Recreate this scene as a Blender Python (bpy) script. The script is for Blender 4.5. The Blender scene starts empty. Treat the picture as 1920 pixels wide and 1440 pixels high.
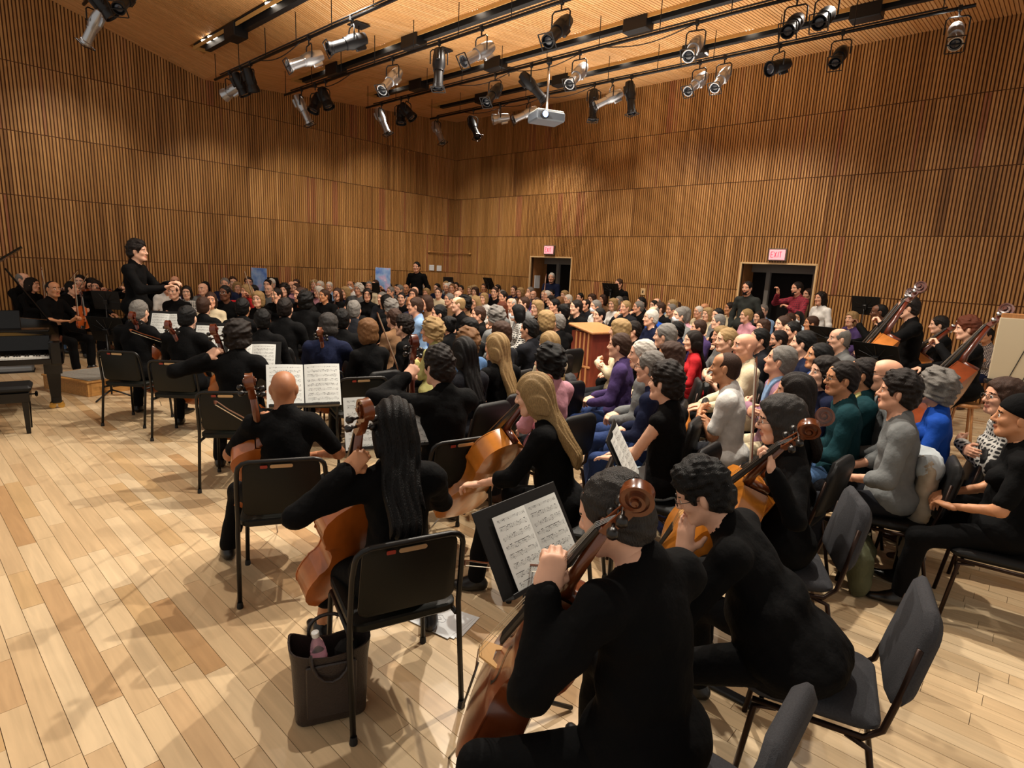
import bpy, math, random, numpy as np
from mathutils import Matrix, Vector
rnd = random.Random(7)
PI = math.pi
SC = bpy.context.scene
COL = SC.collection
# ------------------------------------------------------------------ camera (a phone held overhead), world, exposure
FPX, PITCH, ROLL, CAMZ = 1087.0, math.radians(11.3), math.radians(2.72), 1.9
_F = np.array([0, math.cos(PITCH), -math.sin(PITCH)])
_R0 = np.array([1., 0, 0]); _U0 = np.array([0, math.sin(PITCH), math.cos(PITCH)])
_R = math.cos(ROLL) * _R0 + math.sin(ROLL) * _U0
_U = -math.sin(ROLL) * _R0 + math.cos(ROLL) * _U0
cd = bpy.data.cameras.new('camera'); cam = bpy.data.objects.new('camera', cd); COL.objects.link(cam)
cd.sensor_width = 36; cd.lens = FPX * 36 / 1920; cd.clip_start = .05
M3 = Matrix((_R, _U, -_F)).transposed()
cam.matrix_world = Matrix.Translation((0, 0, CAMZ)) @ M3.to_4x4()
SC.camera = cam
def ray(px, py): return (px - 960) / FPX * _R + (720 - py) / FPX * _U + _F
def G(px, py, z=0.):                    # point of the photograph's ray at height z
    d = ray(px, py); t = (z - CAMZ) / d[2]
    return np.array([0, 0, CAMZ]) + d * t
def atY(px, py, Y):
    d = ray(px, py); return np.array([0, 0, CAMZ]) + d * (Y / d[1])
W = bpy.data.worlds.new('world'); SC.world = W; W.use_nodes = True
W.node_tree.nodes['Background'].inputs[0].default_value = (1.0, .92, .82, 1)
W.node_tree.nodes['Background'].inputs[1].default_value = 0.5
SC.view_settings.view_transform = 'Standard'; SC.view_settings.look = 'None'
SC.view_settings.gamma = 1; SC.view_settings.use_curve_mapping = False
SC.view_settings.exposure = 0.12
# room frame: K = far corner, u runs along the right wall, v along the left wall
KX, KY, TH = -2.04, 18.81, math.radians(42.08)
UU = np.array([math.cos(TH), -math.sin(TH), 0]); VV = np.array([-math.sin(TH), -math.cos(TH), 0])
def RW(u, v, z=0.): return np.array([KX, KY, 0]) + UU * u + VV * v + np.array([0, 0, z])
def to_uv(p): w = np.array([p[0] - KX, p[1] - KY, 0]); return float(w @ UU), float(w @ VV)
def ceilz(v): return 6.15 - .083 * v if v < 7.27 else 5.547 + .27 * (v - 7.27)
def spot(loc, aim, power, cone=90, blend=.6, radius=.06, col=(1, .91, .78)):
    l = bpy.data.lights.new('spot_lamp', 'SPOT'); l.energy = power; l.spot_size = math.radians(cone); l.spot_blend = blend
    l.shadow_soft_size = radius; l.color = col
    o = bpy.data.objects.new('spot_lamp', l); COL.objects.link(o); o.location = loc
    o.rotation_euler = (Vector(aim) - Vector(loc)).to_track_quat('-Z', 'Y').to_euler()
    return o
# downlights of the four ceiling slots: light the floor, the players and the audience
for (u, v, p, cone) in [(3.2, 7.86, 330, 120), (6.4, 7.86, 560, 120), (9.6, 7.86, 980, 120), (12.2, 7.86, 860, 120),
                        (3.0, 5.87, 300, 120), (7.4, 5.87, 520, 120), (11.4, 5.87, 420, 120),
                        (3.0, 3.95, 380, 120), (8.0, 3.95, 460, 120), (11.8, 3.95, 260, 120),
                        (4.0, 2.05, 330, 120), (9.0, 2.05, 300, 120), (10.4, 10.6, 560, 120)]:
    z = ceilz(v) - .12
    spot(RW(u, v, z), RW(u, v, 0), p * .92, cone, .5, .05)
# unseen fill lamp added to brighten the ceiling; no fixture of the hall
al = bpy.data.lights.new('ceiling_fill', 'AREA'); al.shape = 'RECTANGLE'; al.size = 9.5; al.size_y = 5.5; al.energy = 230; al.spread = math.radians(125); al.color = (1, .92, .80)
ao = bpy.data.objects.new('ceiling_fill', al); COL.objects.link(ao); ao.location = RW(7.8, 5.3, 4.3); ao.rotation_euler = (PI, 0, TH)
# wall washers: soft scallops on both walls, from lamps on the pipes
for (u, v, wu, wv, wz, p) in [(2.3, 9.75, 0, 9.9, 1.8, 330), (2.2, 7.65, 0, 7.0, 1.9, 300), (2.2, 6.4, 0, 4.6, 1.9, 330), (2.2, 4.5, 0, 2.2, 2.2, 330), (2.0, 2.6, 1.6, 0, 2.2, 330),
                              (4.2, 2.6, 4.2, 0, 2.1, 340), (7.2, 2.6, 7.4, 0, 2.5, 380), (10.0, 2.6, 10.0, 0, 1.7, 300), (12.6, 2.6, 12.6, 0, 1.4, 220)]:
    spot(RW(u, v, ceilz(v) - .45), RW(wu, wv, wz), p, 76, 1.0, .06)
# ------------------------------------------------------------------ materials
MATS = {}
def hexc(c):
    if isinstance(c, str):
        c = [int(c[i:i + 2], 16) / 255 for i in (0, 2, 4)]
        c = [x / 12.92 if x <= .04045 else ((x + .055) / 1.055) ** 2.4 for x in c]
    return (*c[:3], 1)
def nt(m): return m.node_tree.nodes, m.node_tree.links
def mat(name, c, rough=.5, metal=0., bump=0., bscale=200., var=0., vscale=30., spec=.5, emit=None, estr=1., stretch=None, trans=0., coat=0., sheen=0.):
    if name in MATS: return MATS[name]
    m = bpy.data.materials.new(name); m.use_nodes = True; N, L = nt(m); b = N['Principled BSDF']
    c = hexc(c); b.inputs['Base Color'].default_value = c; b.inputs['Roughness'].default_value = rough
    b.inputs['Metallic'].default_value = metal; b.inputs['Specular IOR Level'].default_value = spec
    if coat: b.inputs['Coat Weight'].default_value = coat; b.inputs['Coat Roughness'].default_value = .12
    if sheen: b.inputs['Sheen Weight'].default_value = sheen
    if trans: b.inputs['Transmission Weight'].default_value = trans
    if emit: b.inputs['Emission Color'].default_value = hexc(emit); b.inputs['Emission Strength'].default_value = estr
    if var or bump:
        tc = N.new('ShaderNodeTexCoord'); mp = N.new('ShaderNodeMapping'); L.new(tc.outputs['Object'], mp.inputs[0])
        if stretch: mp.inputs['Scale'].default_value = stretch
        if var:
            n = N.new('ShaderNodeTexNoise'); n.inputs['Scale'].default_value = vscale; n.inputs['Detail'].default_value = 3
            L.new(mp.outputs[0], n.inputs['Vector'])
            r = N.new('ShaderNodeValToRGB'); r.color_ramp.elements[0].position = .3; r.color_ramp.elements[1].position = .7
            r.color_ramp.elements[0].color = (*[max(0, x * (1 - var)) for x in c[:3]], 1); r.color_ramp.elements[1].color = (*[min(1, x * (1 + var)) for x in c[:3]], 1)
            L.new(n.outputs[0], r.inputs[0]); L.new(r.outputs[0], b.inputs['Base Color'])
        if bump:
            n2 = N.new('ShaderNodeTexNoise'); n2.inputs['Scale'].default_value = bscale; n2.inputs['Detail'].default_value = 2
            L.new(mp.outputs[0], n2.inputs['Vector'])
            bp = N.new('ShaderNodeBump'); bp.inputs['Strength'].default_value = bump; bp.inputs['Distance'].default_value = .01
            L.new(n2.outputs[0], bp.inputs['Height']); L.new(bp.outputs[0], b.inputs['Normal'])
    MATS[name] = m; return m
def tone_mat(name, ramp, rough, grain_scale, rot, gr=.25, spec=.4, bump=0.):
    """wood whose tone per piece comes from the attribute 'tone'; grain = noise stretched along the piece (world position)"""
    m = bpy.data.materials.new(name); m.use_nodes = True; N, L = nt(m); b = N['Principled BSDF']; MATS[name] = m
    b.inputs['Roughness'].default_value = rough; b.inputs['Specular IOR Level'].default_value = spec
    at = N.new('ShaderNodeAttribute'); at.attribute_name = 'tone'
    r = N.new('ShaderNodeValToRGB'); e = r.color_ramp.elements
    while len(e) < len(ramp): e.new(.5)
    for k, (p, c) in enumerate(ramp): e[k].position = p; e[k].color = hexc(c)
    L.new(at.outputs['Fac'], r.inputs[0])
    g = N.new('ShaderNodeNewGeometry'); mp = N.new('ShaderNodeMapping'); mp.vector_type = 'TEXTURE'; mp.inputs['Rotation'].default_value = rot
    ad = N.new('ShaderNodeVectorMath'); ad.operation = 'ADD'; cb = N.new('ShaderNodeCombineXYZ')
    mu = N.new('ShaderNodeMath'); mu.operation = 'MULTIPLY'; mu.inputs[1].default_value = 37.; L.new(at.outputs['Fac'], mu.inputs[0]); L.new(mu.outputs[0], cb.inputs[0]); L.new(mu.outputs[0], cb.inputs[2])
    L.new(g.outputs['Position'], mp.inputs[0])
    sc = N.new('ShaderNodeVectorMath'); sc.operation = 'MULTIPLY'; sc.inputs[1].default_value = grain_scale
    L.new(mp.outputs[0], sc.inputs[0]); L.new(sc.outputs[0], ad.inputs[0]); L.new(cb.outputs[0], ad.inputs[1])
    n = N.new('ShaderNodeTexNoise'); n.inputs['Scale'].default_value = 1; n.inputs['Detail'].default_value = 5; n.inputs['Distortion'].default_value = .6
    L.new(ad.outputs[0], n.inputs['Vector'])
    mr = N.new('ShaderNodeMapRange'); mr.inputs[1].default_value = .3; mr.inputs[2].default_value = .7; mr.inputs[3].default_value = 1 - gr; mr.inputs[4].default_value = 1 + gr * .6
    L.new(n.outputs[0], mr.inputs[0])
    mx = N.new('ShaderNodeVectorMath'); mx.operation = 'SCALE'; L.new(r.outputs[0], mx.inputs[0]); L.new(mr.outputs[0], mx.inputs[3])
    L.new(mx.outputs[0], b.inputs['Base Color'])
    if bump:
        bp = N.new('ShaderNodeBump'); bp.inputs['Strength'].default_value = bump; bp.inputs['Distance'].default_value = .003
        L.new(n.outputs[0], bp.inputs['Height']); L.new(bp.outputs[0], b.inputs['Normal'])
    return m
# ------------------------------------------------------------------ mesh builder
class MB:
    def __init__(s): s.v = []; s.f = []; s.m = []; s.n = 0; s.t = []
    def add(s, v, f, mi=0, tone=0.):
        v = np.asarray(v, float).reshape(-1, 3); s.v.append(v); n = s.n
        for q in f: s.f.append([i + n for i in q]); s.m.append(mi); s.t.append(tone)
        s.n += len(v); return s
    def box(s, c, d, R=None, mi=0, tone=0., taper=None):
        x, y, z = [k / 2 for k in d]
        v = np.array([[-x, -y, -z], [x, -y, -z], [x, y, -z], [-x, y, -z], [-x, -y, z], [x, -y, z], [x, y, z], [-x, y, z]])
        if taper: v[4:, 0] *= taper; v[4:, 1] *= taper
        if R is not None: v = v @ np.asarray(R).T
        return s.add(v + np.asarray(c), [(0, 3, 2, 1), (4, 5, 6, 7), (0, 1, 5, 4), (1, 2, 6, 5), (2, 3, 7, 6), (3, 0, 4, 7)], mi, tone)
    def bbox(s, c, d, b=.01, R=None, mi=0):
        """box with chamfered edges"""
        x, y, z = [k / 2 for k in d]; b = min(b, x * .98, y * .98, z * .98)
        v = []; 
        for sz in (-1, 1):
            for sy in (-1, 1):
                for sx in (-1, 1):
                    v += [[sx * x, sy * (y - b), sz * (z - b)], [sx * (x - b), sy * y, sz * (z - b)], [sx * (x - b), sy * (y - b), sz * z]]
        I = lambda sx, sy, sz, k: ((1 if sz > 0 else 0) * 4 + (1 if sy > 0 else 0) * 2 + (1 if sx > 0 else 0)) * 3 + k
        f = []
        for a in (-1, 1):
            f.append([I(a, -1, -1, 0), I(a, 1, -1, 0), I(a, 1, 1, 0), I(a, -1, 1, 0)]); f.append([I(-1, a, -1, 1), I(1, a, -1, 1), I(1, a, 1, 1), I(-1, a, 1, 1)]); f.append([I(-1, -1, a, 2), I(1, -1, a, 2), I(1, 1, a, 2), I(-1, 1, a, 2)])
            for c2 in (-1, 1):
                f.append([I(a, c2, -1, 0), I(a, c2, 1, 0), I(a, c2, 1, 1), I(a, c2, -1, 1)]); f.append([I(a, -1, c2, 0), I(a, 1, c2, 0), I(a, 1, c2, 2), I(a, -1, c2, 2)]); f.append([I(-1, a, c2, 1), I(1, a, c2, 1), I(1, a, c2, 2), I(-1, a, c2, 2)])
                for d2 in (-1, 1): f.append([I(a, c2, d2, 0), I(a, c2, d2, 1), I(a, c2, d2, 2)])
        v = np.array(v)
        if R is not None: v = v @ np.asarray(R).T
        return s.add(v + np.asarray(c), f, mi)
    def tube(s, pts, r, n=8, mi=0, cap=True, closed=False):
        P = np.asarray(pts, float); k = len(P); rr = np.full(k, r, float) if np.isscalar(r) else np.asarray(r, float)
        if closed: T = np.roll(P, -1, 0) - np.roll(P, 1, 0)
        else: T = np.gradient(P, axis=0)
        T /= np.linalg.norm(T, axis=1)[:, None] + 1e-12
        a = np.array([0, 0, 1.]) if abs(T[0][2]) < .9 else np.array([1., 0, 0]); nrm = np.cross(T[0], a); nrm /= np.linalg.norm(nrm)
        V = []
        for i in range(k):
            nrm = nrm - T[i] * (nrm @ T[i]); nrm /= np.linalg.norm(nrm) + 1e-12; bn = np.cross(T[i], nrm)
            for j in range(n):
                t = 2 * PI * j / n; V.append(P[i] + rr[i] * (math.cos(t) * nrm + math.sin(t) * bn))
        f = []
        for i in range(k if closed else k - 1):
            for j in range(n):
                a0, b0 = i * n, ((i + 1) % k) * n; f.append([a0 + j, a0 + (j + 1) % n, b0 + (j + 1) % n, b0 + j])
        if cap and not closed: f += [list(range(n))[::-1], [(k - 1) * n + j for j in range(n)]]
        return s.add(V, f, mi)
    def lathe(s, prof, n=16, M=None, mi=0):
        """profile of (r, z) pairs, turned about z"""
        V = []; k = len(prof)
        for r, z in prof:
            for j in range(n): t = 2 * PI * j / n; V.append([r * math.cos(t), r * math.sin(t), z])
        f = [[i * n + j, i * n + (j + 1) % n, (i + 1) * n + (j + 1) % n, (i + 1) * n + j] for i in range(k - 1) for j in range(n)]
        f += [list(range(n))[::-1], [(k - 1) * n + j for j in range(n)]]
        V = np.array(V)
        if M is not None: V = V @ np.asarray(M)[:3, :3].T + np.asarray(M)[:3, 3]
        return s.add(V, f, mi)
    def prism(s, poly, z0, z1, M=None, mi=0):
        n = len(poly); V = np.array([[x, y, z0] for x, y in poly] + [[x, y, z1] for x, y in poly])
        if M is not None: V = V @ np.asarray(M)[:3, :3].T + np.asarray(M)[:3, 3]
        return s.add(V, [list(range(n))[::-1], [n + i for i in range(n)]] + [[i, (i + 1) % n, n + (i + 1) % n, n + i] for i in range(n)], mi)
    def grid(s, P, mi=0, flip=False):
        """P: (a, b, 3) array of points"""
        a, b = P.shape[:2]; f = []
        for i in range(a - 1):
            for j in range(b - 1):
                q = [i * b + j, (i + 1) * b + j, (i + 1) * b + j + 1, i * b + j + 1]; f.append(q[::-1] if flip else q)
        return s.add(P.reshape(-1, 3), f, mi)
    def mesh(s, name, mats, smooth=False, tone=False):
        me = bpy.data.meshes.new(name); V = np.concatenate(s.v) if s.v else np.zeros((0, 3))
        me.from_pydata(V.tolist(), [], s.f)
        for m in (mats if isinstance(mats, (list, tuple)) else [mats]): me.materials.append(m)
        if len(me.materials) > 1: me.polygons.foreach_set('material_index', s.m)
        if smooth: me.polygons.foreach_set('use_smooth', [True] * len(s.f)); 
        if smooth and smooth is not True: me.set_sharp_from_angle(angle=math.radians(smooth))
        if tone:
            a = me.attributes.new('tone', 'FLOAT', 'FACE'); a.data.foreach_set('value', s.t)
        me.update(); return me
    def build(s, name, mats, parent=None, smooth=False, M=None, tone=False):
        return link(name, s.mesh(name, mats, smooth, tone), parent, M)
def link(name, me, parent=None, M=None):
    o = bpy.data.objects.new(name, me); COL.objects.link(o)
    if parent is not None: o.parent = parent
    if M is not None: o.matrix_basis = M
    return o
def tag(o, label=None, cat=None, group=None, kind=None):
    if label: o['label'] = label
    if cat: o['category'] = cat
    if group: o['group'] = group
    if kind: o['kind'] = kind
    return o
def thing(name, label, cat, loc=(0, 0, 0), yaw=0., group=None, M=None):
    o = bpy.data.objects.new(name, None); COL.objects.link(o); o.empty_display_size = .1
    if M is not None: o.matrix_basis = M
    else: o.location = loc; o.rotation_euler = (0, 0, yaw)
    return tag(o, label, cat, group)
def copy_tree(o, parent=None):
    c = o.copy(); COL.objects.link(c)
    if parent is not None: c.parent = parent
    for ch in o.children: copy_tree(ch, c)
    return c
def Rz(a): c, s = math.cos(a), math.sin(a); return np.array([[c, -s, 0], [s, c, 0], [0, 0, 1.]])
def Rx(a): c, s = math.cos(a), math.sin(a); return np.array([[1., 0, 0], [0, c, -s], [0, s, c]])
def Ry(a): c, s = math.cos(a), math.sin(a); return np.array([[c, 0, s], [0, 1., 0], [-s, 0, c]])
def M4(R, t=(0, 0, 0)): m = np.eye(4); m[:3, :3] = R; m[:3, 3] = t; return Matrix(m.tolist())
def unit(v): v = np.asarray(v, float); return v / (np.linalg.norm(v) + 1e-12)
def arc(c, r, a0, a1, n, ax=(0, 1)):
    out = []
    for i in range(n + 1):
        t = a0 + (a1 - a0) * i / n; p = np.array(c, float); p[ax[0]] += r * math.cos(t); p[ax[1]] += r * math.sin(t); out.append(p)
    return out
# ------------------------------------------------------------------ floor: maple boards laid along the right wall
RA = math.atan2(UU[1], UU[0])
m_plank = tone_mat('maple_board', [(0, 'b48f66'), (.12, 'c0a17b'), (.5, 'cbb08a'), (.85, 'd4bd9a'), (1, 'bf9d70')], .32, (2.2, 30, 30), (0, 0, RA), .13, .45)
m_sub = mat('floor_gap', '5e4224', .8)
ULEN = 17.5
fl = MB(); c0 = RW(ULEN / 2, 7.6, -.05); fl.box(c0, (ULEN + 1, 16.2, .06), Rz(RA))
floor = tag(fl.build('floor', m_sub), 'pale maple strip floor', None, None, 'structure')
def proj(p):
    v = np.asarray(p, float) - np.array([0, 0, CAMZ]); d = v @ _F
    return (960 + FPX * (v @ _R) / d, 720 - FPX * (v @ _U) / d, d) if d > .2 else (0, 0, d)
planks = []
PW = .098; r2 = random.Random(3)
for i in range(int(14.6 / PW)):
    v = .05 + i * PW; u = -.6 * r2.random()
    while u < ULEN:
        l = r2.choice([.45, .6, .75, .9, 1.1, 1.3, 1.6]) * r2.uniform(.85, 1.15)
        c = RW(u + l / 2, v, 0); x, y, d = proj(c); t = min(1, max(0, r2.gauss(.52, .2))) if r2.random() > .09 else r2.choice([.0, .06, .98])
        area = 0
        if d > .2 and -80 < x < 2000 and 640 < y < 1480: area = l / d ** 3
        planks.append((area, u, v, l, t)); u += l
planks.sort(key=lambda q: -q[0])
def plank_box(mb, u, v, l, t): mb.box(RW(u + l / 2, v, -.01 + (t * 7 % 1) * .0006), (l - .0022, PW - .0024, .02), Rz(RA), 0, t)
for k, (a, u, v, l, t) in enumerate(planks[:300]):
    mb = MB(); plank_box(mb, u, v, l, t); mb.build('floor_board', m_plank, floor, tone=True)
mb = MB()
for (a, u, v, l, t) in planks[300:]: plank_box(mb, u, v, l, t)
tag(mb.build('floor_boards', m_plank, floor, tone=True), None, None, None, 'stuff')
# ------------------------------------------------------------------ slatted walls and ceiling
WRAMP = [(0, '8d6238'), (.35, 'b08049'), (.6, 'be8c53'), (.85, 'ca9a60'), (1, 'a86f4a')]
m_slat = tone_mat('slat_wood', WRAMP, .42, (26, 26, 1.1), (0, 0, 0), .2, .4)
m_slatback = tone_mat('slat_backing', [(0, '4a2f19'), (1, '6e4726')], .7, (26, 26, 1.1), (0, 0, 0), .15, .3)
PITCH_S, SW, SD = .0533, .031, .018
ROWS = [0, .56, 1.67, 2.78, 3.89, 5.05, 6.4]
PANW = PITCH_S * 20
def wall_panel(a0, z0, z1, pt, nrm, top, hole=None):
    """one wood panel with 20 vertical slats; pt(a, z) -> point on the wall face, nrm = into the room"""
    mb = MB(); r = random.Random(int(a0 * 1000) * 31 + int(z0 * 100)); base = r.uniform(.40, .64); run = 0; tn = base
    d = pt(a0 + 1, 0) - pt(a0, 0); R = np.array([d, nrm, [0, 0, 1.]]).T
    def piece(a, b, q0, q1, dep, off, mi, tone):
        if q1 - q0 < .01: return
        c = pt((a + b) / 2, (q0 + q1) / 2) + nrm * (off + dep / 2); mb.box(c, (b - a, dep, q1 - q0), R, mi, tone)
    g = .008
    for i in range(20):
        if run <= 0: run = r.randint(2, 6); tn = min(1, max(0, base + r.gauss(0, .12))) if r.random() > .06 else .97
        run -= 1
        a = a0 + i * PITCH_S; tp = min(z1, top(a + .02)); spans = [(z0, tp)]
        if hole and hole[0] - .02 < a + .016 < hole[1] + .02:
            spans = [(z0, min(tp, hole[2])), (max(z0, hole[3]), tp)]
        for q0, q1 in spans:
            if q1 - q0 < .02: continue
            piece(a, a + PITCH_S, q0, q1, .006, 0, 1, tn)
            piece(a + .011, a + .011 + SW, q0 + (g if q0 == z0 else 0), q1 - (g if q1 == z1 else 0), SD, .006, 0, min(1, max(0, tn + r.gauss(0, .11))))
    return mb
HOLES = {'right': [(3.25, 4.68, 0, 2.24), (9.18, 10.66, 0, 2.24)]}      # doorways in u along the right wall
def build_wall(name, L, pt, nrm, top, holes, backc, backd, label):
    w = MB(); w.box(backc, backd, Rz(RA)); wo = tag(w.build(name, MATS['slat_backing'], tone=True), label, None, None, 'structure')
    for a in np.arange(0, L, PANW):
        for z0, z1 in zip(ROWS[:-1], ROWS[1:]):
            hole = None
            for h in holes:
                if a < h[1] and a + PANW > h[0]: hole = h
            mb = wall_panel(float(a), z0, z1, pt, nrm, top, hole)
            if mb.n: mb.build('wall_panel', [m_slat, m_slatback], wo, tone=True)
    return wo
LV, LU = PANW * 14, PANW * 16
# left wall (u = 0); stands 3 cm behind its panels
build_wall('wall_left', LV, lambda a, z: RW(0, a, z), UU, ceilz, [], RW(-.06, 7.4, 3.3), (.1, 16, 6.6), 'left wall of vertical brown wood slats in stacked panels')
# right wall (v = 0), in three backing pieces around its doorways
WR = MB()
edges = [-.1, 3.25, 4.68, 9.18, 10.66, 17.4]
for k in range(5):
    a, b = edges[k], edges[k + 1]; z0 = 0 if k % 2 == 0 else 2.24
    WR.box(RW((a + b) / 2, -.06, (z0 + 6.4) / 2), (b - a, .1, 6.4 - z0), Rz(RA))
wr = tag(WR.build('wall_right', m_slatback, tone=True), 'right wall of vertical brown wood slats with two doorways', None, None, 'structure')
for a in np.arange(0, LU, PANW):
    for z0, z1 in zip(ROWS[:-1], ROWS[1:]):
        hole = None
        for h in HOLES['right']:
            if a < h[1] and a + PANW > h[0]: hole = h
        mb = wall_panel(float(a), z0, z1, lambda q, z: RW(q, 0, z), VV, lambda q: 6.15, hole)
        if mb.n: mb.build('wall_panel', [m_slat, m_slatback], wr, tone=True)
# ceiling: slats along v in panels, folded at v = 7.27
m_cslat = tone_mat('ceiling_slat', [(0, 'd29a60'), (.5, 'dfaa70'), (.8, 'e6b57e'), (1, 'd69f66')], .45, (30, 1.2, 30), (0, 0, RA), .16, .35)
m_cback = tone_mat('ceiling_backing', [(0, 'a9783f'), (1, 'b9884e')], .7, (30, 1.2, 30), (0, 0, RA), .1, .3)
cb = MB()
for v0, v1 in ((-.1, 7.27), (7.27, 13.5)):
    P = [RW(-.1, v0, ceilz(v0) + .03), RW(17.4, v0, ceilz(v0) + .03), RW(17.4, v1, ceilz(v1 - 1e-6) + .03), RW(-.1, v1, ceilz(v1 - 1e-6) + .03)]
    cb.add(P + [p + np.array([0, 0, .08]) for p in P], [(0, 1, 2, 3), (7, 6, 5, 4), (0, 4, 5, 1), (1, 5, 6, 2), (2, 6, 7, 3), (3, 7, 4, 0)])
ceil_o = tag(cb.build('ceiling', m_cback, tone=True), 'folded ceiling of narrow light brown wood slats', None, None, 'structure')
SLOTS = [(7.72, 8.0, 1.5, 14.5), (5.74, 6.02, 1.4, 14.5), (3.82, 4.1, 1.35, 14.5), (1.92, 2.2, 1.4, 13.6)]
VB = [0, 1.06, 1.92, 2.2, 3.02, 3.82, 4.1, 4.95, 5.74, 6.02, 7.27, 7.72, 8.0, 9.1, 10.3, 11.5, 12.7]
for iu in range(14):
    u0 = iu * PITCH_S * 24
    for v0, v1 in zip(VB[:-1], VB[1:]):
        isslot = any(abs(s[0] - v0) < .01 for s in SLOTS)
        if isslot and iu > 0: continue
        mb = MB(); r = random.Random(iu * 91 + int(v0 * 50)); bt = r.uniform(.3, .7)
        for i in range(24):
            u = u0 + i * PITCH_S + .004; tn = min(1, max(0, bt + r.gauss(0, .14))); w = .040
            P = []
            for (uu, vv) in ((u, v0 + .003), (u + w, v0 + .003), (u + w, v1 - .003), (u, v1 - .003)):
                P.append(RW(uu, vv, ceilz(min(max(vv, v0 + 1e-4), v1 - 1e-4)) + .0))
            Q = [p + np.array([0, 0, .028]) for p in P]
            mb.add(P + Q, [(0, 1, 2, 3), (0, 4, 5, 1), (1, 5, 6, 2), (2, 6, 7, 3), (3, 7, 4, 0)], 0, tn)
        mb.build('ceiling_panel', m_cslat, ceil_o, tone=True)
# ------------------------------------------------------------------ signed-distance modelling (for bodies, clothes, hair, bags)
class SDF:
    def __init__(s): s.p = []
    def cap(s, a, b, ra, rb=None, k=.02, flat=None):
        """tapered capsule; flat=(axis, factor): thickness scaled along that axis"""
        a = np.array(a, float); b = np.array(b, float); rb = ra if rb is None else rb; m = max(ra, rb) * (flat[1] if flat and flat[1] > 1 else 1)
        s.p.append(('c', (a, b, ra, rb, flat), k, np.minimum(a, b) - m, np.maximum(a, b) + m)); return s
    def ell(s, c, r, R=None, k=.02):
        c = np.array(c, float); r = np.array(r, float); m = r.max() if R is not None else r
        s.p.append(('e', (c, r, R), k, c - m, c + m)); return s
    def sub(s, fn, k=.01): s.p.append(('-', fn, k, None, None)); return s
    def add_fn(s, fn): s.p.append(('+', fn, 0, None, None)); return s
    def bounds(s):
        q = [p for p in s.p if p[0] in 'ce']; return np.min([p[3] for p in q], 0), np.max([p[4] for p in q], 0)
def _dist(kind, pr, X, Y, Z):
    if kind == 'c':
        a, b, ra, rb, flat = pr; d = b - a; dx, dy, dz = X - a[0], Y - a[1], Z - a[2]
        L2 = d @ d + 1e-12; t = np.clip((dx * d[0] + dy * d[1] + dz * d[2]) / L2, 0, 1)
        ex, ey, ez = dx - t * d[0], dy - t * d[1], dz - t * d[2]
        if flat is None: return np.sqrt(ex * ex + ey * ey + ez * ez) - (ra + (rb - ra) * t)
        n, f = flat; pn = ex * n[0] + ey * n[1] + ez * n[2]
        q = np.sqrt(np.maximum(ex * ex + ey * ey + ez * ez - pn * pn, 0) + (pn / f) ** 2)
        return (q - (ra + (rb - ra) * t)) * min(1, f)
    c, r, R = pr; dx, dy, dz = X - c[0], Y - c[1], Z - c[2]
    if R is not None:
        dx, dy, dz = (R[0, 0] * dx + R[1, 0] * dy + R[2, 0] * dz, R[0, 1] * dx + R[1, 1] * dy + R[2, 1] * dz, R[0, 2] * dx + R[1, 2] * dy + R[2, 2] * dz)
    k0 = np.sqrt((dx / r[0]) ** 2 + (dy / r[1]) ** 2 + (dz / r[2]) ** 2); k1 = np.sqrt((dx / r[0] ** 2) ** 2 + (dy / r[1] ** 2) ** 2 + (dz / r[2] ** 2) ** 2)
    return k0 * (k0 - 1) / (k1 + 1e-9)
def smin(a, b, k):
    h = np.maximum(k - np.abs(a - b), 0) / k; return np.minimum(a, b) - h * h * k * .25
def polygonize(sdf, h):
    lo, hi = sdf.bounds(); lo = lo - 3 * h; hi = hi + 3 * h; n = np.ceil((hi - lo) / h).astype(int) + 1
    ax = [lo[i] + h * np.arange(n[i]) for i in range(3)]
    F = np.full(n, .5)
    for kind, pr, k, a, b in sdf.p:
        if kind in 'ce':
            mg = k + 2.5 * h; i0 = np.maximum(((a - mg - lo) / h).astype(int), 0); i1 = np.minimum(((b + mg - lo) / h).astype(int) + 2, n)
            sl = tuple(slice(i0[i], i1[i]) for i in range(3))
            X, Y, Z = ax[0][sl[0]][:, None, None], ax[1][sl[1]][None, :, None], ax[2][sl[2]][None, None, :]
            F[sl] = smin(F[sl], _dist(kind, pr, X, Y, Z), k)
        else:
            X, Y, Z = ax[0][:, None, None], ax[1][None, :, None], ax[2][None, None, :]
            if kind == '+': F = F + pr(X, Y, Z)
            else: F = -smin(-F, pr(X, Y, Z) + np.zeros_like(F), k)
    return surfnet(F, lo, h)
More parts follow.
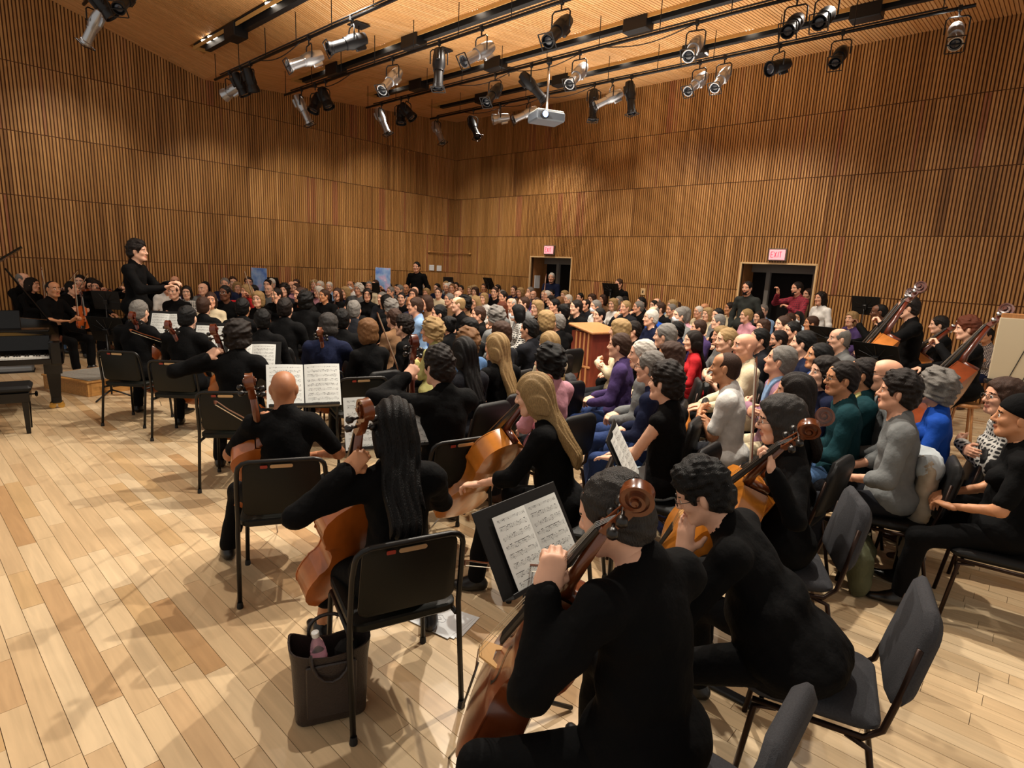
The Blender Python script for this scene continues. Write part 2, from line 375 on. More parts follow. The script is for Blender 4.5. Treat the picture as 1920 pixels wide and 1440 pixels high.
def surfnet(F, lo, h):
    S = F < 0; nx, ny, nz = F.shape
    cnt = np.zeros((nx - 1, ny - 1, nz - 1), np.int8)
    for i in (0, 1):
        for j in (0, 1):
            for k in (0, 1): cnt += S[i:nx - 1 + i, j:ny - 1 + j, k:nz - 1 + k]
    act = (cnt > 0) & (cnt < 8); ci = np.argwhere(act); idx = np.full(act.shape, -1, np.int64); idx[act] = np.arange(len(ci))
    acc = np.zeros((len(ci), 3)); num = np.zeros(len(ci))
    corners = [(0, 0, 0), (1, 0, 0), (0, 1, 0), (1, 1, 0), (0, 0, 1), (1, 0, 1), (0, 1, 1), (1, 1, 1)]
    V = [F[ci[:, 0] + c[0], ci[:, 1] + c[1], ci[:, 2] + c[2]] for c in corners]
    for a in range(8):
        for ax in range(3):
            if corners[a][ax]: continue
            b = a + (1 << ax); fa, fb = V[a], V[b]; m = (fa < 0) != (fb < 0)
            t = np.where(m, fa / (fa - fb + 1e-20), 0)
            p = np.tile(np.array(corners[a], float), (len(ci), 1)); p[:, ax] += t
            acc += p * m[:, None]; num += m
    P = lo + h * (ci + acc / np.maximum(num, 1)[:, None])
    Q = []
    for ax in range(3):
        sh = [nx, ny, nz]; sl0 = [slice(1, s - 1) for s in sh]; sl0[ax] = slice(0, sh[ax] - 1); sl1 = list(sl0); sl1[ax] = slice(1, sh[ax])
        A, B = S[tuple(sl0)], S[tuple(sl1)]; e = np.argwhere(A != B); ins = A[tuple(e.T)]
        off = np.array([1, 1, 1]); off[ax] = 0; e = e + off
        o1, o2 = [(1, 2), (2, 0), (0, 1)][ax]
        c = []
        for (p, q) in ((0, 0), (-1, 0), (-1, -1), (0, -1)):
            g = e.copy(); g[:, o1] += p; g[:, o2] += q; c.append(idx[tuple(g.T)])
        q = np.stack(c, 1); q[~ins] = q[~ins][:, ::-1]; Q.append(q)
    return P, np.concatenate(Q)
def np_mesh(name, V, Q, mats, mi=None, smooth=True):
    me = bpy.data.meshes.new(name); me.vertices.add(len(V)); me.vertices.foreach_set('co', np.asarray(V, np.float32).ravel())
    k = Q.shape[1]; me.loops.add(Q.size); me.loops.foreach_set('vertex_index', Q.astype(np.int32).ravel())
    me.polygons.add(len(Q)); me.polygons.foreach_set('loop_start', np.arange(0, Q.size, k, dtype=np.int32))
    try: me.polygons.foreach_set('loop_total', np.full(len(Q), k, np.int32))
    except Exception: pass
    for m in mats: me.materials.append(m)
    if mi is not None: me.polygons.foreach_set('material_index', np.asarray(mi, np.int32))
    me.polygons.foreach_set('use_smooth', np.full(len(Q), smooth)); me.update(calc_edges=True); return me
def wob(amp, f, seed):
    r = np.random.RandomState(seed); n = 9; W_ = r.normal(size=(n, 3)); W_ /= np.linalg.norm(W_, axis=1)[:, None]; W_ *= f * np.linspace(.45, 1.9, n)[:, None]; ph = r.uniform(0, 6.3, n); am = np.linspace(1.5, .5, n)
    def fn(X, Y, Z): return sum(np.sin(X * w[0] + Y * w[1] + Z * w[2] + p) * q for w, p, q in zip(W_, ph, am)) * amp / 3.0
    return fn
# ------------------------------------------------------------------ head, hand and hair patterns (head frame: origin mid-head, +y = face, z up)
def head_sdf(sex):
    s = SDF(); f = sex == 'f'; j = .93 if f else 1.
    s.ell((0, -.014, .028), (.074, .094, .087), k=.02).ell((0, .018, -.036), (.057 * j, .069, .078), k=.03)
    s.cap((-.018 * j, .066, -.095), (.018 * j, .066, -.095), .017, k=.03).ell((0, .03, .05), (.062, .058, .05), k=.03)
    for sx in (-1, 1):
        s.ell((sx * .040, .058, -.020), (.022, .026, .022), k=.025)
        s.cap((sx * .06 * j, .0, -.05), (sx * .03 * j, .055, -.09), .014, k=.03)
    s.cap((-.036, .077, .027), (.036, .077, .027), .010 if f else .012, k=.018)
    def sock(X, Y, Z): return np.minimum(np.sqrt((X - .031) ** 2 + (Y - .106) ** 2 + ((Z - .006) * 1.25) ** 2), np.sqrt((X + .031) ** 2 + (Y - .106) ** 2 + ((Z - .006) * 1.25) ** 2)) - .018
    s.sub(sock, .012)
    for sx in (-1, 1): s.ell((sx * .031, .0765, .005), (.0135, .0135, .0125), k=.004)
    s.cap((0, .086, .016), (0, .106, -.024), .0085, .012, k=.012)
    for sx in (-1, 1): s.ell((sx * .011, .095, -.029), (.009, .011, .008), k=.008)
    s.ell((0, .083, -.056), (.024, .013, .0065), k=.006).ell((0, .081, -.067), (.020, .013, .0075), k=.006)
    for sx in (-1, 1): s.ell((sx * .078, -.008, -.004), (.010, .020, .032), R=Rz(sx * -.35), k=.008)
    r = .046 if f else .056
    s.cap((0, -.022, -.05), (0, -.04, -.19), r, r * 1.08, k=.03)
    return s
def head_mi(C):
    X, Y, Z = C.T; mi = np.zeros(len(C), int); ax = np.abs(X)
    d = np.sqrt((ax - .031) ** 2 + (Y - .0765) ** 2 + (Z - .005) ** 2); el = (d < .0165) & (Y > .083) & (np.abs(Z - .005) < .0085) & (np.abs(ax - .031) < .0145)
    mi[el] = 2; mi[el & (np.hypot(ax - .031, Z - .005) < .0068)] = 3
    mi[(np.abs(Z - .0285 - (ax - .031) * -.10) < .0042) & (ax > .012) & (ax < .05) & (Y > .06)] = 3
    lp = (np.abs(Z + .0615) < .0105) & (ax < .024) & (Y > .078); mi[lp] = 1
    return mi
def hand_sdf(mode):
    """right hand, wrist at origin, +y towards the fingers, palm faces -z, thumb on -x; 'flat' relaxed, 'grip' curled"""
    s = SDF(); s.cap((0, -.03, 0), (0, .01, 0), .026, .027, k=.02, flat=((0, 0, 1.), .72))
    s.cap((-.012, .03, 0), (-.016, .08, 0), .026, .024, k=.02, flat=((0, 0, 1.), .52)).cap((.014, .03, 0), (.018, .076, 0), .024, .022, k=.02, flat=((0, 0, 1.), .52))
    curl = {'flat': (.18, .28, .22), 'grip': (.95, 1.25, .7), 'half': (.5, .7, .45)}[mode]
    for i, (x, y, l) in enumerate([(-.030, .088, .95), (-.010, .094, 1.05), (.011, .091, .97), (.031, .080, .78)]):
        a = 0.; p = np.array([x * .93, y, 0]); sp = x * (2.2 if mode == 'flat' else 1.0); r0 = .0096 - .0005 * (i == 3)
        for seg, (L, c) in enumerate(zip((.042 * l, .026 * l, .021 * l), curl)):
            a += c; d = np.array([math.sin(sp) * math.cos(a), math.cos(sp) * math.cos(a), -math.sin(a)]); q = p + d * L
            s.cap(p, q, r0, r0 * .9, k=.006); p = q; r0 *= .92
    t0 = np.array([-.026, .022, -.004]); th = {'flat': [(-.75, .62, -.25), (-.5, .85, -.2)], 'grip': [(-.6, .55, -.6), (.15, .75, -.65)], 'half': [(-.7, .6, -.45), (-.2, .85, -.45)]}[mode]
    p = t0; r0 = .0135
    for d, L in zip(th, (.042, .036)):
        q = p + unit(d) * L; s.cap(p, q, r0, r0 * .86, k=.010); p = q; r0 *= .86
    return s
_cache = {}
def cached(key, fn):
    if key not in _cache: _cache[key] = fn()
    return _cache[key]
def head_tpl(sex, h):
    def f():
        V, Q = polygonize(head_sdf(sex), h); return V, Q, head_mi(V[Q].mean(1))
    return cached(('head', sex, h), f)
def hand_tpl(mode, h): return cached(('hand', mode, h), lambda: polygonize(hand_sdf(mode), h))
def hair_sdf(st):
    s = SDF(); big = 0.
    face = lambda X, Y, Z: _dist('e', (np.array([0, .098, -.048]), np.array([.086, .088, .118]), None), X, Y, Z)
    neck = lambda X, Y, Z, z0=-.05, sl=.62: Z - (z0 + sl * (Y + .02))
    ears = lambda X, Y, Z: np.minimum(_dist('e', (np.array([.082, .004, -.012]), np.array([.03, .024, .036]), None), X, Y, Z), _dist('e', (np.array([-.082, .004, -.012]), np.array([.03, .024, .036]), None), X, Y, Z))
    scalp = lambda e, up=0., k=.02: s.ell((0, -.016, .03 + up * .5), (.074 + e, .094 + e, .087 + e + up), k=k).ell((0, -.03, -.035), (.066 + e, .072 + e, .06 + e), k=.03)
    if st in 's': scalp(.013, .006).add_fn(wob(.0030, 190, 1)).sub(face).sub(neck).sub(ears)
    elif st == 'z': scalp(.0045).sub(face).sub(neck).sub(ears)
    elif st == 'S': scalp(.020, .018); s.ell((0, .045, .105), (.055, .045, .03), k=.03).add_fn(wob(.0055, 150, 2)).sub(face).sub(neck).sub(ears)
    elif st == 't': scalp(.010).add_fn(wob(.0025, 190, 3)).sub(lambda X, Y, Z: _dist('e', (np.array([0, .045, .12]), np.array([.062, .115, .085]), None), X, Y, Z)).sub(face).sub(neck).sub(ears)
    elif st == 'c': scalp(.032, .012).add_fn(wob(.010, 110, 4)).sub(face).sub(lambda X, Y, Z: neck(X, Y, Z, -.075, .45))
    elif st == 'm':
        scalp(.024, .006); s.ell((0, -.028, -.055), (.094, .082, .095), k=.03).add_fn(wob(.004, 120, 5)).sub(face).sub(lambda X, Y, Z: Z + .125 + 0 * X)
        s.sub(lambda X, Y, Z: _dist('e', (np.array([0, .02, -.15]), np.array([.052, .075, .10]), None), X, Y, Z))
    elif st in 'lL':
        scalp(.017, .004); s.ell((0, -.034, -.06), (.090, .072, .10), k=.03); e = -.33 if st == 'l' else -.37
        s.cap((0, -.080, -.07), (0, -.19 if st == 'l' else -.205, e), .086, .075, k=.04, flat=((0, 1., 0), .40))
        s.add_fn(lambda X, Y, Z: .0035 * np.sin(X * 210 + 2 * np.sin(Z * 22)) + .002 * np.sin(X * 90 + Z * 30) + 0 * Y).sub(face).sub(lambda X, Y, Z: _dist('e', (np.array([0, .03, -.15]), np.array([.058, .082, .105]), None), X, Y, Z))
    elif st == 'p': scalp(.010).cap((0, -.112, .03), (0, -.135, 0), .02, .03, k=.02).cap((0, -.135, 0), (0, -.13, -.2), .03, .016, k=.02).add_fn(wob(.002, 170, 6)).sub(face).sub(neck).sub(ears)
    elif st == 'u': scalp(.011).ell((0, -.10, .075), (.042, .04, .036), k=.012).add_fn(wob(.0028, 170, 7)).sub(face).sub(neck).sub(ears)
    elif st == 'k': scalp(.016, .01).sub(lambda X, Y, Z: Z - (.012 + .35 * (Y + .02)) + 0 * X, .01)
    elif st == 'h':
        scalp(.018, .006); s.ell((0, -.02, -.05), (.088, .07, .08), k=.03); s.ell((0, -.015, .055), (.16, .17, .011), k=.012).sub(face)
    elif st == 'B':
        s.ell((0, .021, -.045), (.062, .074, .074), k=.02).cap((-.02, .07, -.099), (.02, .07, -.099), .018, k=.03).add_fn(wob(.002, 200, 8)).sub(lambda X, Y, Z: -.066 + .50 * np.abs(X) - Z + 0 * Y).sub(lambda X, Y, Z: _dist('e', (np.array([0, .1, -.062]), np.array([.023, .03, .0095]), None), X, Y, Z), .004).sub(lambda X, Y, Z: Y + 0 * X)
    elif st == 'M':
        s.ell((0, .032, -.05), (.062, .075, .056), k=.02).cap((0, .09, -.01), (0, .108, -.03), .014, k=.02).sub(lambda X, Y, Z: Y - .012 + 0 * X + 0 * Z).sub(lambda X, Y, Z: -.004 - Z + 0 * X)
    return s
def hair_mesh(st, h):
    def f():
        V, Q = polygonize(hair_sdf(st), h); return np_mesh('hair', V, Q, [None])
    return cached(('hair', st, h), f)
# ------------------------------------------------------------------ people
SKIN = {'p': 'd9a183', 'i': 'e0ae92', 't': 'bd8560', 'd': '6b4430', 'm': 'a8714f'}
for k, c in SKIN.items():
    mat('skin_' + k, c, .5, var=.06, vscale=25, spec=.4); lc = hexc(c); mat('lip_' + k, [lc[0] * .72, lc[1] * .5, lc[2] * .52], .42)
mat('eye_white', 'd8d2ca', .25); mat('eye_dark', '1c130e', .3)
HAIRC = {'k': '080707', 'd': '170f0b', 'n': '38241a', 'l': '6b4a2d', 'y': '957a52', 'g': '6f6b66', 'w': 'c4beb4', 'r': '5a2a17', 'a': '2e2b29'}
for k, c in HAIRC.items(): mat('hair_' + k, c, .5, bump=.6, bscale=1., var=.3, vscale=1., stretch=(330, 330, 60), spec=.22)
CLOTH = {'k': '060607', 'a': '1c1d22', 'n': '161c34', 'b': '17439a', 'c': '7f9cc0', 'w': 'd9d8d4', 'e': 'cbbd9f', 'g': '6c6e6e', 'o': '4e5238', 'y': 'b3ae72', 't': '14363c',
         'r': 'b3252b', 'i': 'c08b98', 'p': '43345e', 'm': '5c2030', 'q': '7a5c42', 'd': '4f6e97', 's': '1d5a8a', 'h': '8d6a7c', 'x': '8a8885', 'v': '303331', 'u': '2b3c66', 'f': '9f7f55', 'j': 'a9bfcf'}
for k, c in CLOTH.items(): mat('cloth_' + k, c, .85, bump=.35, bscale=38., var=.1, vscale=14., spec=.12)
def check_mat(name, c0, c1, sc):
    m = bpy.data.materials.new(name); m.use_nodes = True; N, L = nt(m); b = N['Principled BSDF']; b.inputs['Roughness'].default_value = .85; MATS[name] = m
    tc = N.new('ShaderNodeTexCoord'); w = []
    for ax, s_ in (('X', sc), ('Z', sc)):
        t = N.new('ShaderNodeTexWave'); t.bands_direction = ax; t.inputs['Scale'].default_value = s_; t.inputs['Distortion'].default_value = 1.2; L.new(tc.outputs['Object'], t.inputs[0]); w.append(t)
    a = N.new('ShaderNodeMath'); a.operation = 'MULTIPLY'; L.new(w[0].outputs['Fac'], a.inputs[0]); L.new(w[1].outputs['Fac'], a.inputs[1])
    r = N.new('ShaderNodeValToRGB'); r.color_ramp.elements[0].position = .25; r.color_ramp.elements[1].position = .32; r.color_ramp.elements[0].color = hexc(c0); r.color_ramp.elements[1].color = hexc(c1)
    L.new(a.outputs[0], r.inputs[0]); L.new(r.outputs[0], b.inputs['Base Color'])
check_mat('cloth_x', 'b9b6b0', '1a1a1c', 11); check_mat('cloth_R', '8e2233', '5c1626', 9); check_mat('cloth_P', '2e2a30', 'c8bcb4', 14)
mat('shoe_black', '0b0a0a', .35); mat('shoe_brown', '4a2c1a', .4); mat('lens_dark', '101012', .25); mat('mask_black', '101012', .8); mat('mask_white', 'd6dde2', .8)
def ik(S, Wt, a, b, pole):
    S, Wt = np.array(S, float), np.array(Wt, float); d = Wt - S; L = np.linalg.norm(d); L2 = min(L, (a + b) * .999); d = d / L
    x = (a * a - b * b + L2 * L2) / (2 * L2); hgt = math.sqrt(max(a * a - x * x, 0)); p = np.array(pole, float); p = p - d * (p @ d); p = unit(p)
    return S + d * x + p * hgt, S + d * L2
DEF = dict(sex='m', lean=.06, side=0., hp=0., hy=0., hr=0., tw=0., arms='lap', legs='sit', sleeve='long', girth=1., seat=.46, fwd=0.)
def skeleton(o):
    """joints in the person's own frame (+y is the way they face, origin on the floor below the hips)"""
    p = dict(DEF); p.update(o); f = p['sex'] == 'f'; J = dict(p=p)
    stand = p['legs'] == 'stand'; hz = .93 if stand else p['seat'] + .085; J['hz'] = hz
    Pv = np.array([0, 0, hz]); Rl = Rz(p['tw']) @ Ry(p['side']) @ Rx(-p['lean']); up = Rl @ np.array([0, 0, 1.]); J['Rl'] = Rl
    tl = .50 if f else .525
    Nk = Pv + up * tl; J['P'] = Pv; J['N'] = Nk; sw = .152 if f else .176; J['sw'] = sw
    J['C'] = Pv + up * (tl * .66) + Rl @ np.array([0, -.012, 0])
    hR = Rz(p['tw'] * .5 + p['hy']) @ Rx(p['hp'] - p['lean'] * .35) @ Ry(p['hr']); J['HR'] = hR
    nb = Nk + Rl @ np.array([0, .008, .01]); J['H'] = nb + hR @ np.array([0, .045, .155])
    for s, sg in (('L', -1), ('R', 1)):
        J['S' + s] = Nk + Rl @ np.array([sg * sw, -.005, -.055])
        hp_ = Pv + np.array([sg * .088, .01, 0]); J['h' + s] = hp_
    a1, a2 = (.275, .25) if f else (.295, .265)
    A = p['arms']
    AR = {'lap': dict(L=(-.095, .34, hz + .115), R=(.095, .34, hz + .115), hL=(.25, 1, -.22), hR=(-.25, 1, -.22), uL=(0, 0, 1), uR=(0, 0, 1), m='flat'),
          'clasp': dict(L=(-.105, .27, hz + .12), R=(.105, .28, hz + .135), hL=(.85, .6, -.1), hR=(-.85, .55, -.1), uL=(-.2, -.2, 1), uR=(.2, -.2, 1), m='half'),
          'cross': dict(L=(.04, .25, hz + .31), R=(-.04, .235, hz + .29), hL=(.95, .05, .2), hR=(-.95, .05, .1), uL=(0, 1, .2), uR=(0, 1, .2), m='half'),
          'chin': dict(L=(.05, .24, hz + .24), R=(.055, .265, hz + .50), hL=(.9, .2, 0), hR=(-.35, -.35, .9), uL=(0, 1, .3), uR=(0, 1, .3), m='half'),
          'side': dict(L=(-.26, .06, hz - .06), R=(.26, .06, hz - .06), hL=(.05, .15, -1), hR=(-.05, .15, -1), uL=(-1, .2, 0), uR=(1, .2, 0), m='half'),
          'fold': dict(L=(-.05, .27, hz + .13), R=(.06, .28, hz + .12), hL=(.75, .4, -.3), hR=(-.75, .4, -.3), uL=(0, .3, 1), uR=(0, .3, 1), m='half')}
    if isinstance(A, str): A = AR[A]
    else: q = dict(AR['lap']); q.update(A); A = q
    J['A'] = A
    for s, sg in (('L', -1), ('R', 1)):
        pole = A.get('p' + s, (sg * .8, -.5, -.8)); J['E' + s], J['W' + s] = ik(J['S' + s], A[s], a1, a2, pole)
    Lg = p['legs']; t1, t2 = (.40, .385) if f else (.425, .405)
    LG = {'sit': dict(L=(-.15, .42, .085), R=(.15, .42, .085)), 'wide': dict(L=(-.27, .36, .085), R=(.27, .36, .085)), 'stand': dict(L=(-.10, -.01, .085), R=(.11, .02, .085)),
          'tuck': dict(L=(-.14, .22, .085), R=(.14, .26, .085)), 'cross': dict(L=(-.08, .40, .085), R=(.02, .68, .33))}
    if isinstance(Lg, str): Lg = LG[Lg]
    J['LG'] = Lg
    for s, sg in (('L', -1), ('R', 1)):
        J['K' + s], J['a' + s] = ik(J['h' + s], Lg[s], t1, t2, Lg.get('p' + s, (sg * .35, 1, 1.2)))
        fd = unit(np.array(Lg.get('f' + s, (sg * .25, 1, 0)), float)); J['t' + s] = fd
    return J
def torso(s, J, e, k=.05):
    p = J['p']; f = p['sex'] == 'f'; R = J['Rl']; g = p['girth']; P_, N_, C_ = J['P'], J['N'], J['C']; d = N_ - P_
    s.ell(P_ + R @ np.array([0, -.01, .02]), np.array([(.172 if f else .165) * g, .125 * g, .12]) + e, R, k)
    s.ell(P_ + d * .36 + R @ np.array([0, .005, 0]), np.array([(.128 if f else .15) * g, .11 * g, .14]) + e, R, k)
    s.ell(P_ + d * .68 + R @ np.array([0, -.004, 0]), np.array([(.135 if f else .160), .112 if not f else .10, .165]) + e, R, k)
    if f:
        for sg in (-1, 1): s.ell(P_ + d * .66 + R @ np.array([sg * .062, .078, 0]), np.array([.06, .055, .062]) + e * .6, R, .03)
    a, b = J['SL'], J['SR']; m = (a + b) / 2
    s.cap(m + (a - m) * .82 + R @ np.array([0, 0, .005]), m + (b - m) * .82 + R @ np.array([0, 0, .005]), (.056 if f else .064) + e, k=k)
    for q in (a, b): s.ell(q, np.array([.054, .06, .06]) * (.88 if f else 1) + e, R, .04); s.cap(q + (m - q) * .25, N_ + R @ np.array([0, -.005, .02]), .045 + e * .8, .05 + e * .5, k=.04)
def arms(s, J, e, upto=1., k=.03, cuff=0.):
    f = J['p']['sex'] == 'f'; q = .86 if f else 1.
    for sd in 'LR':
        S, E, Wp = J['S' + sd], J['E' + sd], J['W' + sd]
        s.cap(S, S + (E - S) * min(1, upto * 2), .053 * q + e, .042 * q + e, k=k)
        if upto > .5:
            t = (upto - .5) * 2; s.cap(E, E + (Wp - E) * t, .042 * q + e, (.042 + (.028 - .042) * t) * q + e + cuff, k=k)
def legs(s, J, e, upto=1., k=.04, flare=0.):
    f = J['p']['sex'] == 'f'; q = .95 if f else 1.
    for sd in 'LR':
        h, K_, a = J['h' + sd], J['K' + sd], J['a' + sd]
        s.cap(h, K_, .080 * q + e, .051 * q + e, k=k); s.cap(K_, K_ + (a - K_) * upto, .050 * q + e, (.050 + (.036 - .050) * upto) * q + e + flare, k=k)
def frame(y, up):
    y = unit(y); z = np.array(up, float); z = unit(z - y * (z @ y)); x = np.cross(y, z); return np.array([x, y, z]).T
def body_mesh(o, hl, hh):
    """one skin figure: trunk, limbs, neck, head and hands; returns mesh"""
    J = skeleton(o); s = SDF(); torso(s, J, -.014); arms(s, J, -.002); legs(s, J, -.006)
    f = o.get('sex') == 'f'; r = .044 if f else .054
    s.cap(J['N'] + J['Rl'] @ np.array([0, 0, -.05]), J['H'] + J['HR'] @ np.array([0, -.035, -.12]), r, r * .96, k=.05)
    for sd, sg in (('L', -1), ('R', 1)):
        a = J['a' + sd]; td = J['t' + sd]; s.cap(a + np.array([0, 0, -.04]) - td * .01, a + np.array([0, 0, -.056]) + td * (.145 if o.get('bare') else .10), .029, .021 if o.get('bare') else .014, k=.03)
    V, Q = polygonize(s, hl); Vs, Qs, Ms = [V], [Q], [np.zeros(len(Q), int)]; n = len(V)
    hv, hq, hm = head_tpl(o.get('sex', 'm'), hh); Vs.append(hv @ J['HR'].T + J['H']); Qs.append(hq + n); Ms.append(hm); n += len(hv)
    for sd, sg in (('L', -1), ('R', 1)):
        A = J['A']; md = A.get('m' + sd, A['m']); tv, tq = hand_tpl(md, .0054 if hh < .008 else .0080 if hh < .011 else .0098)
        R = frame(A['h' + sd], A['u' + sd]); q = .9 if f else 1.; v = tv * q
        if sd == 'L': v = v * np.array([-1, 1, 1]); tq = tq[:, ::-1]
        Vs.append(v @ R.T + J['W' + sd]); Qs.append(tq + n); Ms.append(np.zeros(len(tq), int)); n += len(tv)
    return np_mesh('body', np.concatenate(Vs), np.concatenate(Qs), [None] * 4, np.concatenate(Ms))
def top_mesh(o, h):
    J = skeleton(o); p = J['p']; s = SDF(); torso(s, J, .004); sl = p['sleeve']
    if sl != 'none': arms(s, J, .011, {'long': .97, 'short': .40, 'elbow': .66}[sl], cuff=.006)
    r = .047 if p['sex'] == 'f' else .057
    N_, R = J['N'], J['Rl']
    s.cap(N_ + R @ np.array([0, 0, -.03]), N_ + R @ np.array([0, .006, p.get('collar', .03)]), r + .012, r + .006, k=.03)
    hz = J['hz']
    s.cap(J['hL'] + np.array([0, .03, .03]), J['hR'] + np.array([0, .03, .03]), .105 * p['girth'], k=.05)
    if p['legs'] == 'stand': s.ell(J['P'] + np.array([0, 0, -.02]), (.185, .135, .11), k=.04)
    s.ell(J['P'] + np.array([0, -.008, .03]), (.190 * p['girth'], .146 * p['girth'], .105), k=.05)
    s.add_fn(wob(.0045 if h < .014 else .005, 34, 11)); s.add_fn(wob(.0025, 75, 12))
    V, Q = polygonize(s, h); return np_mesh('shirt', V, Q, [None])
def leg_mesh(o, h):
    J = skeleton(o); p = J['p']; s = SDF(); g = p['girth']; f = p['sex'] == 'f'
    s.ell(J['P'] + np.array([0, -.005, -.0]), ((.182 if f else .174) * g, .135 * g, .10), k=.05); legs(s, J, .010, p.get('hem', .96), flare=.012); s.add_fn(wob(.004, 30, 13))
    if p.get('skirt'): s.cap(J['hL'], J['KL'], .12, .10, k=.1); s.cap(J['hR'], J['KR'], .12, .10, k=.1)
    V, Q = polygonize(s, h); return np_mesh('trousers', V, Q, [None])
def shoe_mesh(o, sd, h):
    J = skeleton(o); s = SDF(); a = J['a' + sd].copy(); td = J['t' + sd]; z = np.array([0, 0, 1.]); tilt = a[2] - .085
    s.cap(a - z * .048 - td * .035, a - z * .052 + td * .05, .036, .04, k=.03); s.cap(a - z * .052 + td * .05, a - z * .060 + td * .155, .043, .026, k=.03, flat=((0, 0, 1.), .8)); s.cap(a - z * .04, a - z * .0, .042, .044, k=.03)
    if tilt < .02: s.sub(lambda X, Y, Z: Z - .002 + 0 * X)
    V, Q = polygonize(s, h); return np_mesh('shoe', V, Q, [None])
def setmats(o, ms):
    for i, m in enumerate(ms): o.material_slots[i].link = 'OBJECT'; o.material_slots[i].material = m
GL = MB()
for sx in (-1, 1): GL.tube([(sx * .031 + .021 * math.cos(t), .1035 + .001 * math.cos(t), .004 + .016 * math.sin(t)) for t in np.linspace(0, 2 * PI, 15)[:-1]], .0016, 5, closed=True); GL.tube([(sx * .052, .102, .008), (sx * .072, .085, .009), (sx * .081, .0, .006)], .0016, 5)
GL.tube([(-.010, .105, .008), (0, .108, .011), (.010, .105, .008)], .0016, 5)
me_glasses = GL.mesh('glasses', [None], True)
def keyof(o): return tuple(sorted((k, str(v)) for k, v in o.items()))
PN = [0]
def person(label, loc, yaw, pose, hair='s', hc='k', top='k', leg='k', skin='p', glasses=False, mask=None, beard=False, scale=1., group=None, lod=1, shoe='shoe_black', extra_top=None):
    """an Empty on the floor with body, hair, shirt, trousers and shoes as parts"""
    t = thing('person', label, 'person', loc, yaw, group); t.scale = (scale,) * 3
    hl, hh, ht = {0: (.021, .0063, .0130), 1: (.030, .0086, .020), 2: (.036, .0122, .027)}[lod]
    k = keyof(pose); kb = keyof({a: b for a, b in pose.items() if a not in ('hp', 'hy', 'hr')})
    b = link('body', cached(('b', k, lod), lambda: body_mesh(pose, hl, hh)), t); setmats(b, [MATS['skin_' + skin], MATS['lip_' + skin], MATS['eye_white'], MATS['eye_dark']])
    if top: s = link('shirt', cached(('t', kb, lod), lambda: top_mesh(pose, ht)), t); setmats(s, [MATS['cloth_' + top]])
    lg = link('trousers', cached(('l', kb, lod), lambda: leg_mesh(pose, ht * 1.1)), t); setmats(lg, [MATS['cloth_' + leg]])
    for sd in 'LR': s2 = link('shoe', cached(('s', kb, sd, lod), lambda: shoe_mesh(pose, sd, ht * .8)), t); setmats(s2, [MATS[shoe]])
    J = skeleton(pose); HM = M4(J['HR'], J['H'])
    if hair != 'b':
        nm = {'k': 'beanie', 'h': 'hair'}.get(hair, 'hair'); hm = link(nm, hair_mesh(hair, {0: .0065, 1: .009, 2: .0125}[lod]), t, HM); setmats(hm, [MATS['hair_' + hc] if hair != 'k' else MATS['cloth_' + hc]])
    if beard: bm = link('beard', hair_mesh('B', .0075 if lod < 2 else .011), t, HM); setmats(bm, [MATS['hair_' + hc]])
    if mask: mm = link('face_mask', hair_mesh('M', .008 if lod < 2 else .011), t, HM); setmats(mm, [MATS[mask]])
    if glasses and lod < 2: g = link('glasses', me_glasses, t, HM); setmats(g, [MATS['lens_dark']])
    return t, J
# ------------------------------------------------------------------ string instruments
def varnish(name, c, rough=.28): return mat(name, c, rough, var=.35, vscale=9., coat=.55, spec=.5, stretch=(1, .35, 1))
varnish('cello_varnish', 'a3561c'); varnish('cello_dark', '6a3215'); varnish('cello_light', 'bd7426'); varnish('violin_varnish', '9a4516'); varnish('scroll_wood', '6d371a'); varnish('scroll_red', '5a2414'); varnish('bass_wood', 'a9652c'); varnish('bass_red', '7e3b20')
mat('ebony', '14100e', .35); mat('string_metal', 'b8b6b0', .3, metal=1.); mat('bridge_wood', 'c79b5f', .5); mat('bow_wood', '6b3417', .35, coat=.4); mat('bow_hair', 'dcd3bf', .6); mat('steel', 'c6c6c8', .25, metal=1.)
OUTL = [(0, 0), (.006, .06), (.02, .115), (.05, .165), (.10, .200), (.16, .217), (.22, .220), (.28, .213), (.34, .194), (.385, .172), (.405, .166), (.425, .142), (.46, .124), (.51, .116), (.56, .116), (.61, .125), (.645, .143), (.66, .152), (.685, .150), (.73, .160), (.79, .170), (.85, .169), (.90, .155), (.95, .118), (.98, .075), (1, .028)]
BASSO = [(0, 0), (.006, .06), (.02, .115), (.05, .165), (.10, .202), (.16, .220), (.22, .222), (.28, .213), (.34, .192), (.385, .168), (.405, .160), (.425, .138), (.46, .120), (.51, .112), (.56, .113), (.61, .122), (.645, .14), (.66, .148), (.685, .148), (.72, .154), (.77, .152), (.82, .136), (.87, .110), (.92, .080), (.96, .054), (1, .028)]
